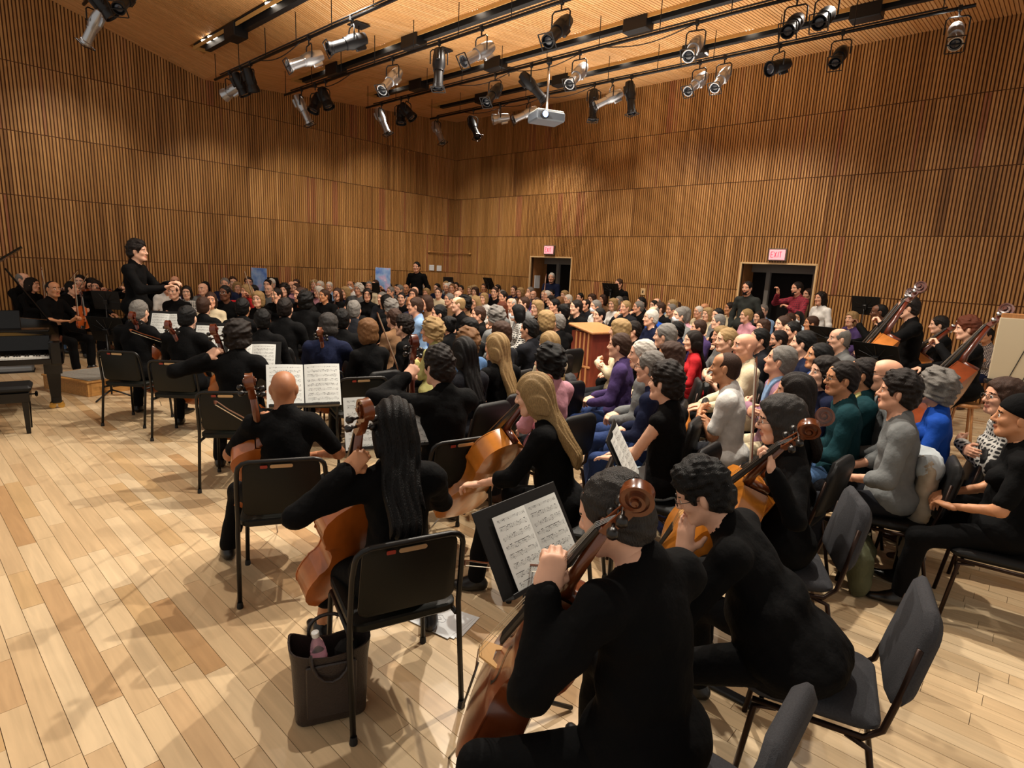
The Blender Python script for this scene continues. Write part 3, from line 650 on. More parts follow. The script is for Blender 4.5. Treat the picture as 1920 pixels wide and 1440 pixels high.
def string_inst(label, cat_, M, kind='cello', varn='cello_varnish', scr='scroll_wood', group=None, pin=.32):
    S = {'cello': .755, 'violin': .356, 'viola': .41, 'bass': 1.12}[kind]; k = S / .755; D = .118 * k * (.58 if kind[0] == 'v' else 1.05); A = .026 * k * (.85 if kind[0] == 'v' else 1)
    t = thing(kind if kind != 'bass' else 'double_bass', label, cat_, M=M, group=group)
    def made(nm, f, ms, sm=True):
        return link(nm, cached(('inst', kind, nm, varn if nm in ('back_plate', 'top_plate', 'rib') else scr), f), t)
    OL = BASSO if kind == 'bass' else OUTL
    ys = np.array([o[0] for o in OL]) * S; hw = np.array([o[1] for o in OL]) * k
    def plate(sgn):
        def f():
            nx = 11; P = np.zeros((len(ys), nx, 3)); Q = np.zeros_like(P)
            for i, (y, w) in enumerate(zip(ys, hw)):
                endf = math.sin(PI * min(1, max(0, y / S))) ** .5
                for j in range(nx):
                    q = -1 + 2 * j / (nx - 1); x = q * (w + .004 * k); z = sgn * (D / 2 + .004 * k + A * endf * max(0, 1 - abs(q) ** 2.2) * (.35 + .65 * min(1, w / (.16 * k))))
                    P[i, j] = (x, y, z); Q[i, j] = (x, y, sgn * (D / 2 - .001))
            mb = MB(); mb.grid(P, 0, flip=sgn > 0); mb.grid(Q, 0, flip=sgn < 0)
            for j in (0, nx - 1): mb.grid(np.stack([P[:, j], Q[:, j]], 1), 0, flip=(j == 0) == (sgn > 0))
            return mb.mesh('plate', MATS[varn], 60)
        return f
    made('back_plate', plate(-1), 0); tp = made('top_plate', plate(1), 0)
    def ribs():
        mb = MB()
        for sg in (-1, 1):
            P = np.stack([np.stack([sg * hw, ys, np.full(len(ys), -D / 2)], 1), np.stack([sg * hw, ys, np.full(len(ys), D / 2)], 1)], 1); mb.grid(P, 0, flip=sg > 0)
        return mb.mesh('rib', MATS[varn], 50)
    made('rib', ribs, 0)
    def fh():
        mb = MB()
        for sg in (-1, 1):
            pts = []
            for a in np.linspace(0, 1, 13):
                y = S * (.43 + .2 * a); x = sg * k * (.078 - .045 * a + .014 * math.sin(2 * PI * a)); pts.append((x, y))
            xs = [p[0] for p in pts]
            V = []; 
            for i, (x, y) in enumerate(pts):
                w = k * (.0045 + .003 * (i in (0, 12))); 
                wloc = np.interp(y, ys, hw)
                for d in (-w, w):
                    q = (x + d) / (wloc + .004 * k); endf = math.sin(PI * y / S) ** .5
                    V.append((x + d, y, D / 2 + .006 * k + A * endf * max(0, 1 - abs(q) ** 2.2) * (.35 + .65 * min(1, wloc / (.16 * k)))))
            mb.add(V, [[2 * i, 2 * i + 1, 2 * i + 3, 2 * i + 2] for i in range(12)])
        return mb.mesh('f_hole', MATS['ebony'])
    made('f_hole', fh, 0)
    NL = {'cello': .285, 'violin': .13, 'viola': .15, 'bass': .44}[kind]; top = S + NL; zf = D / 2 + A * .55 + .014 * k; pb = .115 * k; hwN = .018 * k + .003
    def neck():
        mb = MB(); mb.tube([(0, S - .01, D / 2 - .02 * k), (0, S + .06 * k, D / 2 - .004 * k), (0, top, D / 2 + .010 * k)], [.026 * k, .020 * k, .017 * k], 10)
        mb.tube([(0, S + .005, -D / 2), (0, S + .008, D / 2 - .01 * k)], .022 * k, 8); return mb.mesh('neck', MATS[scr], True)
    made('neck', neck, 0)
    def fbd():
        mb = MB(); y0 = S * .60; a = np.array
        P = [];
        for y, w, z in ((y0, .030 * k, zf + .030 * k), (top, .0165 * k, zf + .002 * k)):
            P += [(-w, y, z), (-w * .6, y, z + .006 * k), (w * .6, y, z + .006 * k), (w, y, z), (w, y, z - .007 * k), (-w, y, z - .007 * k)]
        mb.add(P, [[0, 1, 7, 6], [1, 2, 8, 7], [2, 3, 9, 8], [3, 4, 10, 9], [4, 5, 11, 10], [5, 0, 6, 11], [5, 4, 3, 2, 1, 0], [6, 7, 8, 9, 10, 11]]); return mb.mesh('fingerboard', MATS['ebony'])
    made('fingerboard', fbd, 0)
    zc = zf - .028 * k; yc = top + pb + .030 * k
    def scroll():
        mb = MB(); n = 44; R0 = .050 * k
        z0 = zf - .004 * k
        # pegbox: two cheeks and a back
        L = []
        for i in range(7):
            a = i / 6; y = top + pb * a; zb = zf - .030 * k - .022 * k * math.sin(a * 1.5); zt = zf - .002 * k - .020 * k * a; w = (.0205 - .005 * a) * k; L.append((y, zb, zt, w))
        for sg in (-1, 1):
            for o_, in_ in ((1., .62),):
                P = np.array([[(sg * w, y, zb), (sg * w, y, zt), (sg * w * in_, y, zt), (sg * w * in_, y, zb + .006 * k)] for (y, zb, zt, w) in L]); mb.grid(P, 0, flip=sg < 0)
        P = np.array([[(-w, y, zb), (0, y, zb - .005 * k), (w, y, zb)] for (y, zb, zt, w) in L]); mb.grid(P)
        P = np.array([[(-w * .62, y, zb + .008 * k), (w * .62, y, zb + .008 * k)] for (y, zb, zt, w) in L]); mb.grid(P, 0, True)
        # volute
        th = np.linspace(.15, 2 * PI * 2.25, n); rings = []
        for q in th:
            f = q / th[-1]; r = R0 * (1 - f) ** 1.05 + .007 * k; th_ = .0135 * k * (1 - .45 * f); w = (.0155 + .016 * min(1, f * 1.15) + .004 * math.sin(q)) * k
            cy, cz = -math.cos(q), -math.sin(q)
            ro, ri = r, r - th_
            rings.append([(-w, yc + cy * ro * .96, zc + cz * ro), (0, yc + cy * (ro - .004 * k), zc + cz * (ro - .004 * k)), (w, yc + cy * ro * .96, zc + cz * ro), (w * .96, yc + cy * ri, zc + cz * ri), (-w * .96, yc + cy * ri, zc + cz * ri)])
        rings = np.array(rings); m = 5; f = []
        for i in range(n - 1):
            for j in range(m): f.append([i * m + j, i * m + (j + 1) % m, (i + 1) * m + (j + 1) % m, (i + 1) * m + j])
        f.append([(n - 1) * m + j for j in range(m)]); mb.add(rings.reshape(-1, 3), f)
        mb.tube([(-.034 * k, yc, zc), (.034 * k, yc, zc)], [.0095 * k, .0095 * k], 10)
        mb.tube([(-.012 * k, yc - .004 * k, zc), (.012 * k, yc - .004 * k, zc)], [.040 * k, .040 * k], 14)
        return mb.mesh('scroll', MATS[scr], 45)
    made('scroll', scroll, 0)
    for i in range(4):
        sg = 1 if i % 2 else -1
        def peg(i=i, sg=sg):
            mb = MB(); y = top + pb * (.18 + .21 * i); z = zf - .022 * k; L = .05 * k
            if kind == 'bass': mb.tube([(sg * .01, y, z), (sg * .055, y, z)], .006, 8, 0); mb.lathe([(.004, -.004), (.022, -.003), (.022, .003), (.004, .004)], 10, np.array([[0, 0, 1, sg * .06], [0, 1, 0, y], [1, 0, 0, z], [0, 0, 0, 1.]]))
            else: mb.tube([(-sg * .018 * k, y, z), (sg * .030 * k, y, z), (sg * .038 * k, y, z)], [.005 * k, .0058 * k, .008 * k], 8); mb.tube([(sg * .036 * k, y, z), (sg * .046 * k, y, z), (sg * .064 * k, y, z), (sg * .070 * k, y, z)], [.006 * k, .016 * k, .015 * k, .004 * k], 10)
            return mb.mesh('peg', MATS['ebony' if kind != 'bass' else 'steel'], True)
        link('peg', cached(('peg', kind, i), peg), t)
    yb = S * .46; zb = D / 2 + A; bh = .075 * k
    def bridge():
        mb = MB(); mb.prism([(-.042 * k, 0), (-.030 * k, 0), (-.018 * k, .022 * k), (.018 * k, .022 * k), (.030 * k, 0), (.042 * k, 0), (.036 * k, .035 * k), (.030 * k, bh * .9), (0, bh), (-.030 * k, bh * .9), (-.036 * k, .035 * k)], -.004 * k, .004 * k, M4(Rx(PI / 2), (0, yb, zb - .004 * k))); return mb.mesh('bridge', MATS['bridge_wood'])
    made('bridge', bridge, 0)
    def tail():
        mb = MB(); P = [(-.014 * k, .01, D / 2 + .018 * k), (.014 * k, .01, D / 2 + .018 * k), (.028 * k, S * .31, zb + bh * .45), (-.028 * k, S * .31, zb + bh * .45)]; mb.add(P + [(x, y, z + .008 * k) for x, y, z in P], [(0, 3, 2, 1), (4, 5, 6, 7), (0, 1, 5, 4), (1, 2, 6, 5), (2, 3, 7, 6), (3, 0, 4, 7)]); return mb.mesh('tailpiece', MATS['ebony'])
    made('tailpiece', tail, 0)
    for i in range(4):
        def st(i=i):
            q = (i - 1.5) / 1.5; mb = MB(); mb.tube([(q * .020 * k, S * .30, zb + bh * .5), (q * .024 * k, yb, zb + bh - .006 * k * q * q), (q * .011 * k, top, zf + .010 * k), (q * .006 * k, top + pb * .5, zf - .020 * k)], .0011 * max(k, .7), 4); return mb.mesh('string', MATS['string_metal'])
        link('string', cached(('str', kind, i), st), t)
    if kind in ('cello', 'bass'):
        def ep():
            mb = MB(); mb.tube([(0, .02, 0), (0, -.03, 0)], .014, 8); mb.tube([(0, -.03, 0), (0, -pin, 0)], .005, 6); return mb.mesh('endpin', MATS['steel'], True)
        link('endpin', cached(('pin', kind, pin), ep), t)
    else:
        def cr():
            mb = MB(); mb.bbox((-.055 * k * 1.6, .05 * k, D / 2 + A + .01), (.14 * k, .11 * k, .012), .005); return mb.mesh('chin_rest', MATS['ebony'], 40)
        made('chin_rest', cr, 0)
    return t
def inst_M(B, T, nrm):
    """B = bottom of the body, T = a point up the neck, nrm = where the strings face"""
    return M4(frame(unit(np.array(T) - np.array(B)), nrm), B)
def bow(label, a, b, up=(0, 0, 1), group=None, hair=True):
    """a = frog end, b = tip"""
    a, b = np.array(a, float), np.array(b, float); L = .73; t = thing('bow', label, 'bow', M=M4(frame(b - a, up), a), group=group)
    def st():
        mb = MB(); mb.tube([(0, -.03, 0), (0, .0, 0), (0, .25, .0), (0, .5, -.006), (0, .69, 0), (0, .72, -.004)], [.0045, .0048, .0045, .004, .0032, .003], 6); mb.prism([(.69, 0), (.73, -.004), (.715, -.022), (.700, -.022)], -.003, .003, M4(np.array([[0, 0, 1.], [1, 0, 0], [0, 1, 0]]))); return mb.mesh('stick', MATS['bow_wood'], 40)
    link('stick', cached('bow_st', st), t)
    link('frog', cached('bow_fr', lambda: MB().bbox((0, .02, -.014), (.011, .048, .022), .003).mesh('frog', MATS['ebony'], 40)), t)
    link('hair_ribbon', cached('bow_h', lambda: MB().box((0, .37, -.024), (.009, .66, .0012)).mesh('hair_ribbon', MATS['bow_hair'])), t)
    return t
# ------------------------------------------------------------------ chairs
mat('chair_shell', '0c0d08', .45, spec=.25, bump=.12, bscale=300); mat('chair_tube', '100f0e', .4, metal=.3); mat('slot_metal', 'b79c78', .3, metal=.4); mat('slot_red', '8e2a1c', .5)
mat('pad_grey', '3d3d40', .95, spec=.1, bump=.3, bscale=420., var=.12, vscale=160.); mat('pad_black', '0b0b0c', .55, spec=.3, bump=.1, bscale=200.); mat('tube_brown', '2c1d16', .35, metal=.7); mat('foot_rubber', '0d0d0d', .7)
def rrect(w, h, r, n=4, cx=0, cy=0):
    p = []
    for (sx, sy, a) in ((1, -1, -PI / 2), (1, 1, 0), (-1, 1, PI / 2), (-1, -1, PI)):
        for i in range(n + 1): t = a + PI / 2 * i / n; p.append((cx + sx * (w / 2 - r) + r * math.cos(t), cy + sy * (h / 2 - r) + r * math.sin(t)))
    return p
def curved_slab(w, h, th, r, bend, M, taper=1., n=9, cham=.008):
    """rounded slab in its own xz plane, bent about z; returned as MB pieces"""
    mb = MB(); P = rrect(w, h, r, 5); m = len(P)
    def lay(q, off): return [(x * q * (1 + (taper - 1) * (y / h + .5)), off + bend * (x / (w / 2)) ** 2, y * q) for x, y in P]
    q = 1 - 2 * cham / min(w, h); L = [lay(q, -th / 2), lay(1, -th / 2 + cham), lay(1, th / 2 - cham), lay(q, th / 2)]
    V = np.array(sum(L, [])); f = []
    for a in range(3):
        for i in range(m): f.append([a * m + i, a * m + (i + 1) % m, (a + 1) * m + (i + 1) % m, (a + 1) * m + i])
    # caps as horizontal strips so the bend shows
    def cap(o, fl):
        half = m // 2
        idx = sorted(range(m), key=lambda i: (P[i][0]))
        return None
    V = list(map(tuple, V)); nx = 7
    for o, off, fl in ((0, -th / 2, False), (3, th / 2, True)):
        f.append([o * m + i for i in range(m)][::-1] if not fl else [o * m + i for i in range(m)])
    V = np.array(V)
    if M is not None: V = V @ np.asarray(M)[:3, :3].T + np.asarray(M)[:3, 3]
    mb.add(V, f); return mb
def music_chair(label, loc, yaw, group=None):
    """black orchestra chair: moulded seat and back inside one bent tube; the sitter faces +y"""
    t = thing('music_chair', label, 'chair', loc, yaw, group)
    def seat():
        mb = MB()
        for part in (curved_slab(.455, .44, .040, .05, .012, M4(Rx(PI / 2) @ np.eye(3), (0, .02, .455))),): mb.v += part.v; mb.f += part.f; mb.m += part.m; mb.t += part.t; mb.n = part.n
        return mb.mesh('seat', MATS['chair_shell'], 40)
    link('seat', cached('mc_seat', seat), t)
    def back(): return curved_slab(.41, .335, .022, .05, -.012, M4(Rx(.16), (0, -.215, .675)), .95).mesh('backrest', MATS['chair_shell'], 40)
    link('backrest', cached('mc_back', back), t)
    def fr():
        mb = MB(); pts = []
        for sx in (-1, 1):
            q = [(sx * .235, -.255, .02), (sx * .235, -.20, .40), (sx * .232, -.195, .48), (sx * .228, -.225, .70), (sx * .222, -.245, .78)]
            q += [(sx * (.222 - .06 * (1 - math.cos(a))), -.245 - .012 * math.sin(a), .78 + .055 * math.sin(a)) for a in (.5, 1.0, PI / 2)]
            pts.append(q)
        mb.tube(pts[0] + pts[1][::-1], .0125, 8); return mb.mesh('back_frame', MATS['chair_tube'], True)
    link('back_frame', cached('mc_fr', fr), t)
    for sx in (-1, 1):
        link('leg', cached(('mc_leg', sx), lambda: MB().tube([(sx * .20, .19, .43), (sx * .222, .215, .40), (sx * .235, .235, .02)], .0125, 8).mesh('leg', MATS['chair_tube'], True)), t)
        link('side_rail', cached(('mc_rail', sx), lambda: MB().tube([(sx * .222, .20, .42), (sx * .225, -.19, .425)], .011, 8).mesh('side_rail', MATS['chair_tube'], True)), t)
        for y in (-.256, .235): link('glide', cached(('mc_gl', sx, y), lambda: MB().lathe([(.016, 0), (.017, .01), (.014, .035)], 10, M4(np.eye(3), (sx * .235, y, 0))).mesh('glide', MATS['foot_rubber'])), t)
    Ms = M4(Rx(.16), (0, -.215, .675))
    def slot(): return MB().prism(rrect(.115, .020, .0098, 4, .0, .140), -.0, .004, np.asarray(Ms) @ np.asarray(M4(Rx(PI / 2), (0, -.030, 0)))).mesh('handle_slot', MATS['slot_metal'])
    link('handle_slot', cached('mc_slot', slot), t)
    def red(): return MB().prism(rrect(.036, .017, .004, 2, -.088, .139), -.0, .003, np.asarray(Ms) @ np.asarray(M4(Rx(PI / 2), (0, -.029, 0)))).mesh('name_plate', MATS['slot_red'])
    link('name_plate', cached('mc_red', red), t)
    return t
def pad_chair(label, loc, yaw, group=None, pad='pad_grey', parts=True):
    """stacking chair with padded seat and back on a bent-tube frame"""
    t = thing('padded_chair', label, 'chair', loc, yaw, group)
    def seat(): return curved_slab(.46, .44, .055, .06, .0, M4(Rx(PI / 2), (0, .02, .44)), .92, cham=.02).mesh('seat', MATS[pad], 50)
    def back(): return curved_slab(.44, .36, .055, .08, -.02, M4(Rx(.20), (0, -.245, .70)), .86, cham=.02).mesh('backrest', MATS[pad], 50)
    def frm(sx):
        mb = MB(); mb.tube([(sx * .225, .20, .405), (sx * .215, -.15, .40), (sx * .215, -.20, .45), (sx * .20, -.235, .60), (sx * .19, -.262, .76)], .0115, 8); return mb.mesh('side_frame', MATS['tube_brown'], True)
    def leg(sx, fr): return MB().tube([(sx * .215, .12, .395), (sx * .222, .19, .38), (sx * .232, .235, .0)] if fr else [(sx * .215, -.10, .395), (sx * .222, -.17, .37), (sx * .232, -.25, .0)], .0115, 8).mesh('leg', MATS['tube_brown'], True)
    if not parts:
        def one():
            mb = MB()
            for f in (lambda: curved_slab(.46, .44, .055, .06, .0, M4(Rx(PI / 2), (0, .02, .44)), .92, cham=.02), lambda: curved_slab(.44, .36, .055, .08, -.02, M4(Rx(.20), (0, -.245, .70)), .86, cham=.02)):
                p = f(); mb.add(np.concatenate(p.v), p.f)
            for sx in (-1, 1):
                mb.tube([(sx * .215, .12, .41), (sx * .222, .19, .38), (sx * .232, .235, .0)], .0115, 5); mb.tube([(sx * .19, -.25, .62), (sx * .215, -.10, .41), (sx * .232, -.25, .0)], .0115, 5)
            return mb.mesh('padded_chair', MATS[pad], 50)
        bpy.data.objects.remove(t); o = link('padded_chair', cached(('pc1', pad), one)); o.location = loc; o.rotation_euler = (0, 0, yaw); return tag(o, label, 'chair', group)
    link('seat', cached(('pc_seat', pad), seat), t); link('backrest', cached(('pc_back', pad), back), t)
    for sx in (-1, 1):
        link('side_frame', cached(('pc_fr', sx), lambda: frm(sx)), t)
        for fr in (0, 1): link('leg', cached(('pc_leg', sx, fr), lambda: leg(sx, fr)), t)
    link('crossbar', cached('pc_cb', lambda: MB().tube([(-.222, .17, .39), (.222, .17, .39)], .009, 6).mesh('crossbar', MATS['tube_brown'], True)), t)
    return t
# ------------------------------------------------------------------ music stands and music
mat('stand_black', '141415', .4, metal=.2); mat('stand_desk', '11100f', .5, spec=.3)
def paper_mat(name, nst, base='d9dcd8', notes=True, dens=.52):
    """printed staves: staff lines, and note heads, stems and beams as flat print"""
    m = bpy.data.materials.new(name); m.use_nodes = True; N, L = nt(m); b = N['Principled BSDF']; b.inputs['Roughness'].default_value = .75; MATS[name] = m
    uv = N.new('ShaderNodeUVMap'); sp = N.new('ShaderNodeSeparateXYZ'); L.new(uv.outputs[0], sp.inputs[0])
    def mth(op, a, c=None, v=None):
        n = N.new('ShaderNodeMath'); n.operation = op
        if isinstance(a, (int, float)): n.inputs[0].default_value = a
        else: L.new(a, n.inputs[0])
        if c is not None:
            if isinstance(c, (int, float)): n.inputs[1].default_value = c
            else: L.new(c, n.inputs[1])
        return n.outputs[0]
    X, Y = sp.outputs[0], sp.outputs[1]
    fy = mth('FRACT', mth('MULTIPLY', Y, nst))
    inst = mth('MULTIPLY', mth('GREATER_THAN', fy, .30), mth('LESS_THAN', fy, .66))
    ln = mth('LESS_THAN', mth('FRACT', mth('MULTIPLY', mth('SUBTRACT', fy, .30), 1 / .09)), .22)
    mx = mth('MULTIPLY', mth('MULTIPLY', mth('GREATER_THAN', X, .08), mth('LESS_THAN', X, .93)), mth('MULTIPLY', mth('GREATER_THAN', Y, .03), mth('LESS_THAN', Y, .94)))
    lines = mth('MULTIPLY', mth('MULTIPLY', inst, ln), mth('MULTIPLY', mx, .62))
    mp = N.new('ShaderNodeMapping'); mp.inputs['Scale'].default_value = (55, nst * 6, 1); L.new(uv.outputs[0], mp.inputs[0])
    vo = N.new('ShaderNodeTexVoronoi'); vo.inputs['Scale'].default_value = 1; L.new(mp.outputs[0], vo.inputs[0])
    n1 = N.new('ShaderNodeTexNoise'); n1.inputs['Scale'].default_value = 9; L.new(uv.outputs[0], n1.inputs[0])
    band = mth('MULTIPLY', mth('GREATER_THAN', fy, .18), mth('LESS_THAN', fy, .78))
    nt_ = mth('MULTIPLY', mth('MULTIPLY', mth('LESS_THAN', vo.outputs[0], .34), mth('GREATER_THAN', n1.outputs[0], 1 - dens)), mth('MULTIPLY', band, mx))
    mp2 = N.new('ShaderNodeMapping'); mp2.inputs['Scale'].default_value = (16, nst * 1.0, 1); L.new(uv.outputs[0], mp2.inputs[0])
    v2 = N.new('ShaderNodeTexWhiteNoise'); v2.noise_dimensions = '2D'
    fl_ = N.new('ShaderNodeVectorMath'); fl_.operation = 'FLOOR'; L.new(mp2.outputs[0], fl_.inputs[0]); L.new(fl_.outputs[0], v2.inputs[0])
    beam = mth('MULTIPLY', mth('MULTIPLY', mth('GREATER_THAN', fy, .70), mth('LESS_THAN', fy, .755)), mth('MULTIPLY', mth('GREATER_THAN', v2.outputs[0], .55), mx))
    ink = mth('MAXIMUM', lines, mth('MAXIMUM', nt_, beam)) if notes else lines
    mixn = N.new('ShaderNodeMix'); mixn.data_type = 'RGBA'; L.new(ink, mixn.inputs[0]); mixn.inputs[6].default_value = hexc(base); mixn.inputs[7].default_value = hexc('1c1c1e'); L.new(mixn.outputs[2], b.inputs['Base Color'])
    return m
paper_mat('music_page', 8); paper_mat('music_page_wide', 9); mat('paper', 'dfe3e6', .8)
def page_mesh(w, h, curl, m, nm='page'):
    def f():
        nx, ny = 8, 6; P = np.zeros((nx, ny, 3))
        for i in range(nx):
            for j in range(ny): a = i / (nx - 1); b = j / (ny - 1); P[i, j] = (w * a, curl * math.sin(a * PI) * (1 - .3 * b) + .002 * math.sin(3 * b + a * 4), h * b)
        mb = MB(); mb.grid(P); Pb = P.copy(); Pb[..., 1] += .0012; mb.grid(Pb, 0, True); me = mb.mesh(nm, MATS[m], True)
        uvl = me.uv_layers.new(name='UVMap'); co = np.zeros(len(me.vertices) * 3); me.vertices.foreach_get('co', co); co = co.reshape(-1, 3)
        li = np.zeros(len(me.loops), np.int32); me.loops.foreach_get('vertex_index', li); uvs = np.stack([co[li, 0] / w, co[li, 2] / h], 1); uvl.data.foreach_set('uv', uvs.astype(np.float32).ravel()); return me
    return cached(('page', w, h, curl, m), f)
def music_stand(label, loc, yaw, h=.95, tilt=.5, group=None, w=.50, dh=.335):
    """the player stands at -y and looks along +y at the desk's face; h = height of the desk's lower edge"""
    t = thing('music_stand', label, 'music stand', loc, yaw, group); D = M4(Rx(-tilt), (0, 0, h))
    def desk(): return MB().bbox((0, .006, dh / 2), (w, .005, dh), .002).mesh('desk', MATS['stand_desk'])
    d = link('desk', cached(('ms_desk', w, dh), desk), t, D)
    link('tray', cached(('ms_tray', w), lambda: MB().bbox((0, -.028, .002), (w, .062, .004), .002).bbox((0, -.058, .010), (w, .004, .018), .0015).mesh('tray', MATS['stand_desk'])), t, D)
    def ribs():
        mb = MB()
        for a in np.linspace(0, PI, 7): mb.tube([(0, .012, dh * .42), (math.cos(a) * w * .44, .012, dh * .42 + (math.sin(a) * dh * .5 if True else 0))], .004, 5)
        mb.bbox((0, .03, dh * .42), (.07, .04, .09), .008); return mb.mesh('bracket', MATS['stand_black'])
    link('bracket', cached(('ms_rib', w, dh), ribs), t, D)
    pb = np.asarray(D) @ np.array([0, .035, dh * .42, 1]); yb, zb = pb[1], pb[2]
    link('pole', MB().tube([(0, yb, .06), (0, yb, zb)], .010, 8).tube([(0, yb, .10), (0, yb, zb * .6)], .0145, 8).mesh('pole', MATS['stand_black'], True), t)
    link('collar', cached('ms_col', lambda: MB().lathe([(.018, 0), (.02, .02), (.018, .05)], 10).mesh('collar', MATS['stand_black'])), t, M4(np.eye(3), (0, yb, zb * .6 - .03)))
    for k_ in range(3):
        a = k_ * 2 * PI / 3 + PI / 2
        link('leg', cached(('ms_leg', k_), lambda: MB().tube([(0, 0, .12), (.12 * math.cos(a), .12 * math.sin(a), .075), (.25 * math.cos(a), .25 * math.sin(a), .012)], [.011, .010, .010], 6).mesh('leg', MATS['stand_black'], True)), t, M4(np.eye(3), (0, yb, 0)))
    return t, D
def open_music(label, stand, D, pw=.235, ph=.32, m='music_page', group=None, gap=0., z0=.004, x0=0., pages=(1, 1)):
    """an open part lying against the desk (top level, placed in the stand's desk frame)"""
    M = Matrix.Translation(stand.location) @ Matrix.Rotation(stand.rotation_euler.z, 4, 'Z') @ D
    t = thing('sheet_music', label, 'sheet music', M=M, group=group)
    for i, sx in enumerate((-1, 1)):
        if not pages[i]: continue
        a = (0.0 if sx > 0 else 0.0)
        p = link('page', page_mesh(pw, ph, -.012 if sx > 0 else -.010, m), t, M4(Rz(-.04 * sx), (x0 + (gap if sx > 0 else -pw - gap), .0 - (.010 if sx < 0 else 0), z0 + .002)))
    return t
# ------------------------------------------------------------------ ceiling rig
def wallR(px, py):
    d = ray(px, py); n = VV; c = np.array([0, 0, CAMZ]); t = ((np.array([KX, KY, 0]) - c) @ n) / (d @ n); X = c + d * t; return to_uv(X)[0], X[2]
def wallL(px, py):
    d = ray(px, py); n = UU; c = np.array([0, 0, CAMZ]); t = ((np.array([KX, KY, 0]) - c) @ n) / (d @ n); X = c + d * t; return to_uv(X)[1], X[2]
def at_v(px, py, v):
    d = ray(px, py); c = np.array([0, 0, CAMZ]); t = ((RW(0, v) - c) @ VV) / (d @ VV); X = c + d * t; return to_uv(X)[0], X[2], X
RUV = np.array([UU, VV, [0, 0, 1.]]).T
mat('rig_black', '131316', .5, metal=.2); mat('rig_pipe', '17171a', .35, metal=.5); mat('trough_black', '0e0e11', .6); mat('trough_edge', 'c79a58', .5); mat('spot_silver', 'b9bcc2', .28, metal=.85); mat('spot_black', '15161a', .4, metal=.3)
mat('downlight_glow', 'fff4e4', .5, emit='fff2df', estr=9.); mat('lens_glass', '2a2e38', .08, spec=.8); mat('cable', '111114', .6)
PIPES = [(9.75, 1.8, 13.6, .45), (7.65, 1.55, 15.5, .45), (6.40, 1.85, 16.0, .45), (4.50, 1.95, 16.0, .45), (2.60, 1.9, 12.8, .45)]
PZ = {}
ORD = ['first', 'second', 'third', 'fourth', 'fifth']
PN_ = ['leftmost', 'second', 'third', 'fourth', 'fifth']
for i, (v, u0, u1, dz) in enumerate(PIPES):
    z = ceilz(v) - dz; PZ[i] = (v, z)
    t = thing('lighting_pipe', f'black ceiling lighting pipe, {ORD[i]} of five counted from the upper left', 'pipe', RW(u0, v, z), 0, 'lighting pipes under the ceiling')
    L = u1 - u0; f = lambda a, dz_=0, dv=0: (UU * a + VV * dv + np.array([0, 0, dz_]))
    mb = MB().tube([f(0), f(L)], .024, 8); mb.build('pipe', MATS['rig_pipe'], t, True)
    a = .05
    while a < L:
        MB().tube([f(a), f(a, dz)], .007, 6).build('hanger_rod', MATS['rig_black'], t, True); a += 1.05
    r = random.Random(i)
    for k in range(3):
        a0 = r.uniform(.5, L - 2.5); n = 9; MB().tube([f(a0 + 1.4 * q / n, -.03 - .09 * math.sin(PI * q / n), .03) for q in range(n + 1)], .008, 5).build('cable', MATS['cable'], t, True)
    MB().tube([f(.3, .035, .02), f(L - .3, .035, .02)], .012, 6).build('cable_run', MATS['cable'], t, True)
BOX = {0: [(443, 78), (655, 8)], 1: [(630, 143), (776, 88)], 2: [(785, 173), (929, 131), (1196, 55)], 3: [(907, 197), (1054, 163), (1303, 103), (1625, 28)]}
GLOW = {0: [(395, 92), (407, 84), (516, 12)], 1: [(612, 148), (726, 95), (900, 24)], 2: [(742, 182), (905, 136), (1090, 70)], 3: [(1000, 168), (1102, 146), (1170, 127), (1408, 71)]}
for i, (v0, v1, u0, u1) in enumerate(SLOTS):
    vm = (v0 + v1) / 2; z = ceilz(vm)
    t = thing('light_trough', f'black recessed ceiling light trough with wood edges, {ORD[i]} of four counted from the left', 'light trough', RW(u0, vm, z), 0, 'ceiling light troughs')
    L = u1 - u0; mb = MB(); c = UU * (L / 2)
    mb.box(c + np.array([0, 0, .025]), (L, .26, .02), RUV); mb.build('channel', MATS['trough_black'], t)
    for s in (-1, 1): MB().box(c + VV * s * .137 + np.array([0, 0, -.02 - s * .02]), (L, .012, .06), RUV).build('edge_strip', MATS['trough_edge'], t)
    MB().box(VV * 0 + np.array([0, 0, -.02]), (.014, .28, .06), RUV).build('end_strip', MATS['trough_edge'], t)
    MB().box(c + VV * -.03 + np.array([0, 0, -.045]), (L - .5, .10, .10), RUV).build('raceway', MATS['trough_black'], t)
    for (px, py) in BOX[i]:
        u, zz, X = at_v(px, py, vm + .05); MB().bbox(UU * (u - u0) + VV * .05 + np.array([0, 0, -.10]), (.42, .24, .22), .01, RUV).build('junction_box', MATS['rig_black'], t)
    for (px, py) in GLOW[i]:
        u, zz, X = at_v(px, py, vm - .0); MB().lathe([(.085, -.006), (.085, .0)], 14, M4(np.eye(3), UU * (u - u0) + VV * .07 + np.array([0, 0, .012]))).build('downlight', MATS['downlight_glow'], t)
for k, (px, py, v) in enumerate([(673, 103, 6.9), (830, 142, 5.1), (953, 172, 3.3)]):
    u, zz, X = at_v(px, py, v); z = ceilz(v); tg = thing('ceiling_plate', 'small black square plate on a short ceiling stem, %s of three' % ['leftmost', 'middle', 'rightmost'][k], 'ceiling plate', RW(u, v, z)); MB().tube([(0, 0, 0), (0, 0, -.14)], .012, 6).build('stem', MATS['rig_black'], tg); MB().bbox((0, 0, -.02), (.26, .26, .02), .004, RUV).build('plate', MATS['rig_black'], tg)
